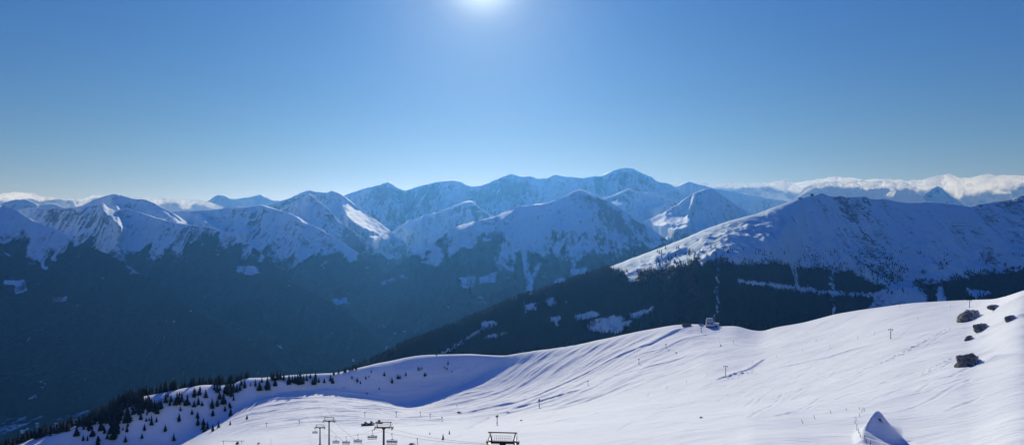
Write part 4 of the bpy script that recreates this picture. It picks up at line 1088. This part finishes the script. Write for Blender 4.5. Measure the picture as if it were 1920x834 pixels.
# marker poles and fence posts
def pole(px, py, hm, label, group, name='marker_pole', r=.07, tilt=0.0, flag=False, mat='wood'):
    p = near.pick(px, py)
    m = MB(); m.tube((0, 0, -.4), (tilt * hm, 0, hm), r, r * .8, 6)
    if flag: m.box((tilt * hm * .9 + .22, 0, hm * .85), (.45, .04, .35))
    o = m.build(name, M[mat], loc=p); tag(o, label, 'pole' if name == 'marker_pole' else 'post', group)
for a, b in ((1325,703),(1410,681),(1456,671),(1608,636.5),(1556,651),(1504,660),(1721,600.5),(1687,577),(1782,577),(1287,718),(1250,730),(1215,744),(1640,628),(1530,640)):
    pole(a, b, 2.6, 'thin piste marker pole on the upper right snow', 'piste marker poles', flag=True)
for k, (a, b) in enumerate(((1587,769.4),(1611.8,767.2),(1619,769),(1621,771),(1617,774),(1612,779.5),(1606,788),(1604,793.6),(1607,806.6),(1610,811),(1614,818.5),(1622,824),(1624,831),(1632,834.5))):
    pole(a, b, random.uniform(.9, 1.25) * (1.7 if k == 8 else 1), 'short wooden post in the wandering fence line beside the wind scoop', 'fence posts beside the wind scoop', 'fence_post', .07, random.uniform(-.25, .05))
for a, b, lb in ((1559,774.5,'leaning wooden post left of the fence line, nearest to it'),(1529,785,'leaning wooden post alone on the snow, middle of three going left'),(1506,793,'short leaning wooden post farthest left of the fence line')):
    pole(a, b, 1.2, lb, None, 'fence_post', .07, -.45)
pole(508, 834, 4.5, 'tall thin pole at the bottom edge right of the gantry', None, flag=False)

# gantry and three dark machines
def gantry():
    p = near.pick(419, 836); root = empty('lift_gantry', p); tag(root, 'thin steel gantry frame at the bottom left edge with a dark drive unit', 'gantry')
    k = p[1] / F
    for x in (0, 34): 
        m = MB(); m.tube((x * k, 0, -.5), (x * k, 0, 10 * k), .16, .14, 8); m.build('post', M['steel'], root)
    m = MB(); m.box((18 * k, 0, 10 * k), (42 * k, .25, .25)); m.build('beam', M['steel'], root)
    m = MB(); m.box((26 * k, 0, 4.5 * k), (5 * k, 1.4, 5 * k)); m.box((26 * k, .2, 7.6 * k), (3 * k, 1.0, 1.6 * k)); m.tube((26 * k, -.9, 3 * k), (26 * k, .9, 3 * k), .9, .9, 12); m.build('drive_unit', M['dark'], root)
gantry()
def groomer_meshes():
    tr = MB()
    for s in (-1, 1):
        pts = []
        for k in range(16):
            a = 2 * math.pi * k / 16; pts.append((math.copysign(abs(math.cos(a)) ** .5, math.cos(a)) * 2.3, .55 + math.sin(a) * .55))
        b0 = len(tr.v)
        vs = [(x, s * 1.25 - .55, z) for x, z in pts] + [(x, s * 1.25 + .55, z) for x, z in pts]
        tr.add(vs, [(i, (i + 1) % 16, 16 + (i + 1) % 16, 16 + i) for i in range(16)] + [tuple(range(15, -1, -1)), tuple(range(16, 32))])
    bd = MB(); bd.box((-.6, 0, 1.25), (3.6, 2.0, .5)); bd.box((-1.5, 0, 1.75), (1.7, 2.0, .5))
    cb = MB()
    a = [(.1, -1, 1.5), (1.9, -1, 1.5), (1.9, 1, 1.5), (.1, 1, 1.5), (.2, -.9, 2.95), (1.3, -.9, 2.95), (1.3, .9, 2.95), (.2, .9, 2.95)]
    cb.add(a, [(3, 2, 1, 0), (4, 5, 6, 7), (0, 1, 5, 4), (1, 2, 6, 5), (2, 3, 7, 6), (3, 0, 4, 7)])
    bl = MB(); bl.box((3.0, 0, .75), (.2, 4.4, 1.1), Matrix.Rotation(math.radians(-15), 3, 'Y')); bl.box((2.3, .5, .8), (1.3, .2, .2)); bl.box((2.3, -.5, .8), (1.3, .2, .2))
    out = []
    for nm, mb, mt in (('track', tr, 'dark'), ('body', bd, 'dark'), ('cab', cb, 'window'), ('blade', bl, 'steel')):
        me = mb.mesh(nm); me.materials.append(M[mt]); out.append((nm, me))
    return out
GR = groomer_meshes()
for a, b, rz, lb in ((683.5,797,.6,'dark tracked machine parked on the snow, left of the row of three'),(694.5,796,.6,'dark tracked machine parked on the snow, middle of the row of three'),
                     (712,793.5,2.4,'dark tracked machine parked on the snow behind the tall pylon head')):
    p = near.pick(a, b); r = empty('snow_groomer', p, rz, 1.15); tag(r, lb, 'snow groomer', 'dark machines parked in a row')
    for nm, me in GR: o = bpy.data.objects.new(nm, me); COL.objects.link(o); o.parent = r

# station and huts
def box_part(root, name, mat, *boxes):
    m = MB()
    for c, s in boxes: m.box(c, s)
    return m.build(name, M[mat], root)
def station():
    p = near.pick(1331, 614.5); Yb = p[1] + 6; k = Yb / F
    g = near.at(1331, Yb)[2]; root = empty('lift_station', ((1331 - CX) / F * Yb, Yb, g), math.radians(-14)); tag(root, 'pale lift station building with sloping roof on the brow of the slope', 'lift station')
    top = (CY - 596.5) / F * Yb - g; W = 15 * k
    bs = (CY - 611) / F * Yb - g
    box_part(root, 'base', 'dark', ((0, 0, bs / 2 - 2), (W * 1.02, 9, bs + 4)))  # dark colour stands in for the shaded hillside under the station
    H = top - bs
    w = MB(); w.add([(-W / 2, -4.5, bs), (W / 2, -4.5, bs), (W / 2, 4.5, bs), (-W / 2, 4.5, bs), (-W * .44, -3.9, bs + H * .62), (W * .42, -3.9, bs + H * .62), (W * .42, 4, bs + H * .62), (-W * .44, 4, bs + H * .62)],
        [(3, 2, 1, 0), (4, 5, 6, 7), (0, 1, 5, 4), (1, 2, 6, 5), (2, 3, 7, 6), (3, 0, 4, 7)]); w.build('wall', M['white'], root)
    r = MB(); z0 = bs + H * .63
    r.add([(-W * .48, -4.9, z0), (W * .46, -4.9, z0), (W * .46, 4.6, z0), (-W * .48, 4.6, z0), (-W * .36, -1.5, bs + H), (W * .36, -1.5, bs + H), (W * .36, 3.6, bs + H), (-W * .36, 3.6, bs + H)],
        [(3, 2, 1, 0), (4, 5, 6, 7), (0, 1, 5, 4), (1, 2, 6, 5), (2, 3, 7, 6), (3, 0, 4, 7)]); r.build('roof', M['roof'], root)
    for x0, x1 in ((-.36, -.02), (.02, .36)): box_part(root, 'window', 'window', ((W * (x0 + x1) / 2, -4.30, bs + H * .42), (W * (x1 - x0), .16, H * .2)))
    an = MB(); x = W * .5 + 4.2 * k; an.box((x, 0, bs - 2 + H * .2), (9 * k, 5, 7 + H * .2)); a = an.build('annex', M['white'], root)
    m = MB(); m.box((x, 0, bs + H * .40), (10.5 * k, 6, .5)); m.build('annex_roof', M['roof'], a)
    m = MB(); m.box((x - .5 * k, -2.56, bs + H * .02), (4 * k, .12, 2.2)); m.build('annex_window', M['window'], a)
station()
def hut(sheet, px, py, w, h, label, mats=('brown', 'snowcap'), yoff=0, mast=0, base=True, name='hut'):
    p = sheet.pick(px, py); k = p[1] / F; W, H = w * k, h * k
    root = empty(name, (p[0], p[1] + yoff, p[2] - .3), math.radians(random.uniform(-15, 15))); tag(root, label, 'hut' if name == 'hut' else 'house')
    D = W * .7; eave = H * .6
    m = MB(); m.add([(-W / 2, -D / 2, -1), (W / 2, -D / 2, -1), (W / 2, D / 2, -1), (-W / 2, D / 2, -1), (-W / 2, -D / 2, eave), (W / 2, -D / 2, eave), (W / 2, D / 2, eave), (-W / 2, D / 2, eave), (-W / 2, 0, H * .97), (W / 2, 0, H * .97)],
        [(3, 2, 1, 0), (0, 1, 5, 4), (2, 3, 7, 6), (1, 2, 6, 9, 5), (3, 0, 4, 8, 7), (4, 5, 9, 8), (6, 7, 8, 9)]); m.build('wall', M[mats[0]], root)
    o = W * .56; r = MB(); t = .12 * H
    r.add([(-o, -D * .58, eave * .93 + .02), (o, -D * .58, eave * .93 + .02), (o, 0, H + .02), (-o, 0, H + .02), (-o, D * .58, eave * .93 + .02), (o, D * .58, eave * .93 + .02),
           (-o, -D * .58, eave * .93 + t), (o, -D * .58, eave * .93 + t), (o, 0, H + t), (-o, 0, H + t), (-o, D * .58, eave * .93 + t), (o, D * .58, eave * .93 + t)],
        [(0, 1, 2, 3), (3, 2, 5, 4), (9, 8, 7, 6), (10, 11, 8, 9), (6, 7, 1, 0), (4, 5, 11, 10), (0, 3, 9, 6), (3, 4, 10, 9), (7, 8, 2, 1), (8, 11, 5, 2)]); r.build('roof', M[mats[1]], root)
    for x in (-.25, .25):
        q = MB(); q.box((x * W, -D / 2 - .03, eave * .5), (W * .16, .08, eave * .35)); q.build('window', M['window'], root)
    if mast:
        q = MB(); q.tube((0, 0, H), (0, 0, H + mast * k), .35, .2, 6); q.build('antenna', M['steel'], root)
hut(near, 1288, 611.5, 15, 5, 'low brown timber hut left of the station on the brow', yoff=3, mats=('brown', 'brown'))
hut(near, 1316, 611, 7, 3, 'tiny dark shed between the brown hut and the station', yoff=3, mats=('dark', 'snowcap'))
hut(spur, 1522.5, 367.5, 5, 4, 'summit hut with a short mast on the shaded mountain top', mats=('dark', 'dark'), mast=3)
hut(spur, 1358, 485, 13, 5, 'lone hut on the snow shelf of the shaded spur', mats=('brown', 'roof'))
hut(spur, 1500.5, 373, 6, 2.5, 'small dark shed on the sunlit ridge left of the summit hut', mats=('dark', 'roof'))
def village():
    for k in range(15):
        px = random.uniform(2, 112); py = 812 - .12 * px + random.uniform(-9, 6)
        p = ground.pick(px, py)
        W = random.uniform(9, 16) * F / p[1]
        hut(ground, px, py, W, W * .7, 'tiny house with snowy roof in the shaded valley village', mats=('white', 'snowcap'), name='village_house')
village()
for o in SC.objects:
    if o.name.startswith('village_house'): o['group'] = 'houses of the valley village'

# snow barriers high on the shaded spur
def barrier(px0, px1, py, label):
    pts = [Vector(spur.pick(a, py)) for a in np.linspace(px0, px1, 9)]
    root = empty('snow_barrier', pts[4]); tag(root, label, 'snow fence', 'snow fences on the shaded face')
    for q in pts:
        f = MB(); q = q - pts[4]; f.tube(q + Vector((0, 0, -1)), q + Vector((0, -.5, 3.2)), .25, .2, 5); f.build('post', M['steel'], root)
    r = MB()
    for z in (.8, 1.6, 2.4, 3.1): r.path([q - pts[4] + Vector((0, -.2, z)) for q in pts], .14, 5)
    r.build('rail', M['steel'], root)
barrier(1795, 1812, 418.5, 'upper snow fence line on the shaded right face')
barrier(1791, 1811, 424.5, 'middle snow fence line on the shaded right face')
barrier(1796, 1810, 430.5, 'lower snow fence line on the shaded right face')

# bird
def bird():
    p = Vector(P(1311, 264, 260)); root = empty('bird', p, .7); tag(root, 'small pale bird gliding high in the open sky', 'bird')
    b = MB(); b.tube((-.3, 0, 0), (.28, 0, .03), .07, .1, 8); b.tube((.28, 0, .03), (.48, 0, .04), .1, .02, 8); b.tube((-.3, 0, 0), (-.62, 0, 0), .07, .12, 6)
    b.add([(.16, .06, .05), (-.14, .06, .05), (-.22, .62, .3), (.1, .6, .33), (-.25, 1.15, .26), (.16, -.06, .05), (-.14, -.06, .05), (-.22, -.62, .3), (.1, -.6, .33), (-.25, -1.15, .26)],
          [(0, 1, 2, 3), (3, 2, 4), (6, 5, 8, 7), (7, 8, 9)])
    b.build('body', M['bird'], root)
bird()

# ------------------------------------------------------------------ air: one homogeneous scattering volume
def haze():
    m = bpy.data.materials.new('mountain_air'); m.use_nodes = True; nt = m.node_tree; nt.nodes.remove(nt.nodes['Principled BSDF'])
    v = N(nt, 'ShaderNodeVolumeScatter'); v.inputs['Color'].default_value = (0.105, 0.385, 1.0, 1); v.inputs['Density'].default_value = 3.1e-5; v.inputs['Anisotropy'].default_value = 0.63
    ab = N(nt, 'ShaderNodeVolumeAbsorption'); ab.inputs['Color'].default_value = (1.0, 0.72, 0.0, 1); ab.inputs['Density'].default_value = 0.35e-5
    ad = N(nt, 'ShaderNodeAddShader'); nt.links.new(v.outputs[0], ad.inputs[0]); nt.links.new(ab.outputs[0], ad.inputs[1])
    nt.links.new(ad.outputs[0], nt.nodes['Material Output'].inputs['Volume'])
    b = MB(); b.box((0, 14000, -175), (60000, 34000, 2850)); o = b.build('haze', m); tag(o, 'thin blue mountain haze filling the valleys', kind='stuff')
haze()

# ------------------------------------------------------------------ sky, sun, camera
w = bpy.data.worlds.new('World'); SC.world = w; w.use_nodes = True; nt = w.node_tree
sky = N(nt, 'ShaderNodeTexSky'); sky.sky_type = 'NISHITA'; sky.sun_disc = False
sky.sun_elevation = SUN_EL; sky.sun_rotation = SUN_AZ; sky.altitude = 2200; sky.air_density = 1.0; sky.dust_density = 0.4; sky.ozone_density = 2.5
bg = nt.nodes['Background']; # grade of the clear winter sky: per-channel contrast, then a soft aureole round the sun direction
sp = N(nt, 'ShaderNodeSeparateColor'); cb = N(nt, 'ShaderNodeCombineColor'); nt.links.new(sky.outputs[0], sp.inputs[0])
geo = N(nt, 'ShaderNodeTexCoord'); dt = N(nt, 'ShaderNodeVectorMath', operation='DOT_PRODUCT')
dt.inputs[1].default_value = (math.sin(SUN_AZ) * math.cos(SUN_EL), math.cos(SUN_AZ) * math.cos(SUN_EL), math.sin(SUN_EL))
nt.links.new(geo.outputs['Generated'], dt.inputs[0]); dpos = math_node(nt, 'MAXIMUM', dt.outputs['Value'], 0.0)
gl = math_node(nt, 'ADD', math_node(nt, 'POWER', dpos, 130.0), math_node(nt, 'MULTIPLY', math_node(nt, 'POWER', dpos, 1100.0), 6.0))
S0 = 0.11
for i_, (a_, p_, g_) in enumerate(((0.455, 1.38, 0.16), (0.392, 0.92, 0.165), (0.465, 0.25, 0.13))):
    k_ = math_node(nt, 'MULTIPLY', math_node(nt, 'POWER', math_node(nt, 'MULTIPLY', sp.outputs[i_], S0), p_), a_ / S0)
    nt.links.new(math_node(nt, 'ADD', k_, math_node(nt, 'MULTIPLY', gl, g_ / S0)), cb.inputs[i_])
nt.links.new(cb.outputs[0], bg.inputs['Color']); bg.inputs['Strength'].default_value = 0.11

sd = bpy.data.lights.new('sun', 'SUN'); sd.energy = 3.65; sd.angle = math.radians(0.5); sd.color = (1.0, 0.99, 0.885)
so_ = bpy.data.objects.new('sun', sd); COL.objects.link(so_)
dirv = Vector((math.sin(SUN_AZ) * math.cos(SUN_EL), math.cos(SUN_AZ) * math.cos(SUN_EL), math.sin(SUN_EL)))
so_.rotation_euler = dirv.to_track_quat('Z', 'Y').to_euler()

cd = bpy.data.cameras.new('camera'); cam = bpy.data.objects.new('camera', cd); COL.objects.link(cam)
cd.sensor_fit = 'HORIZONTAL'; cd.sensor_width = 36.0; cd.lens = 36.0 * F / 1920.0
cd.clip_start = 0.5; cd.clip_end = 120000
cam.rotation_euler = (math.radians(90), 0, 0); SC.camera = cam

SC.render.engine = 'CYCLES'
cy = SC.cycles
cy.use_denoising = True
try: cy.denoiser = 'OPENIMAGEDENOISE'
except Exception: pass
cy.max_bounces = 5; cy.diffuse_bounces = 2; cy.glossy_bounces = 1; cy.transmission_bounces = 2; cy.volume_bounces = 0; cy.transparent_max_bounces = 6
SC.view_settings.view_transform = 'Standard'; SC.view_settings.look = 'None'; SC.view_settings.exposure = 0; SC.view_settings.gamma = 1
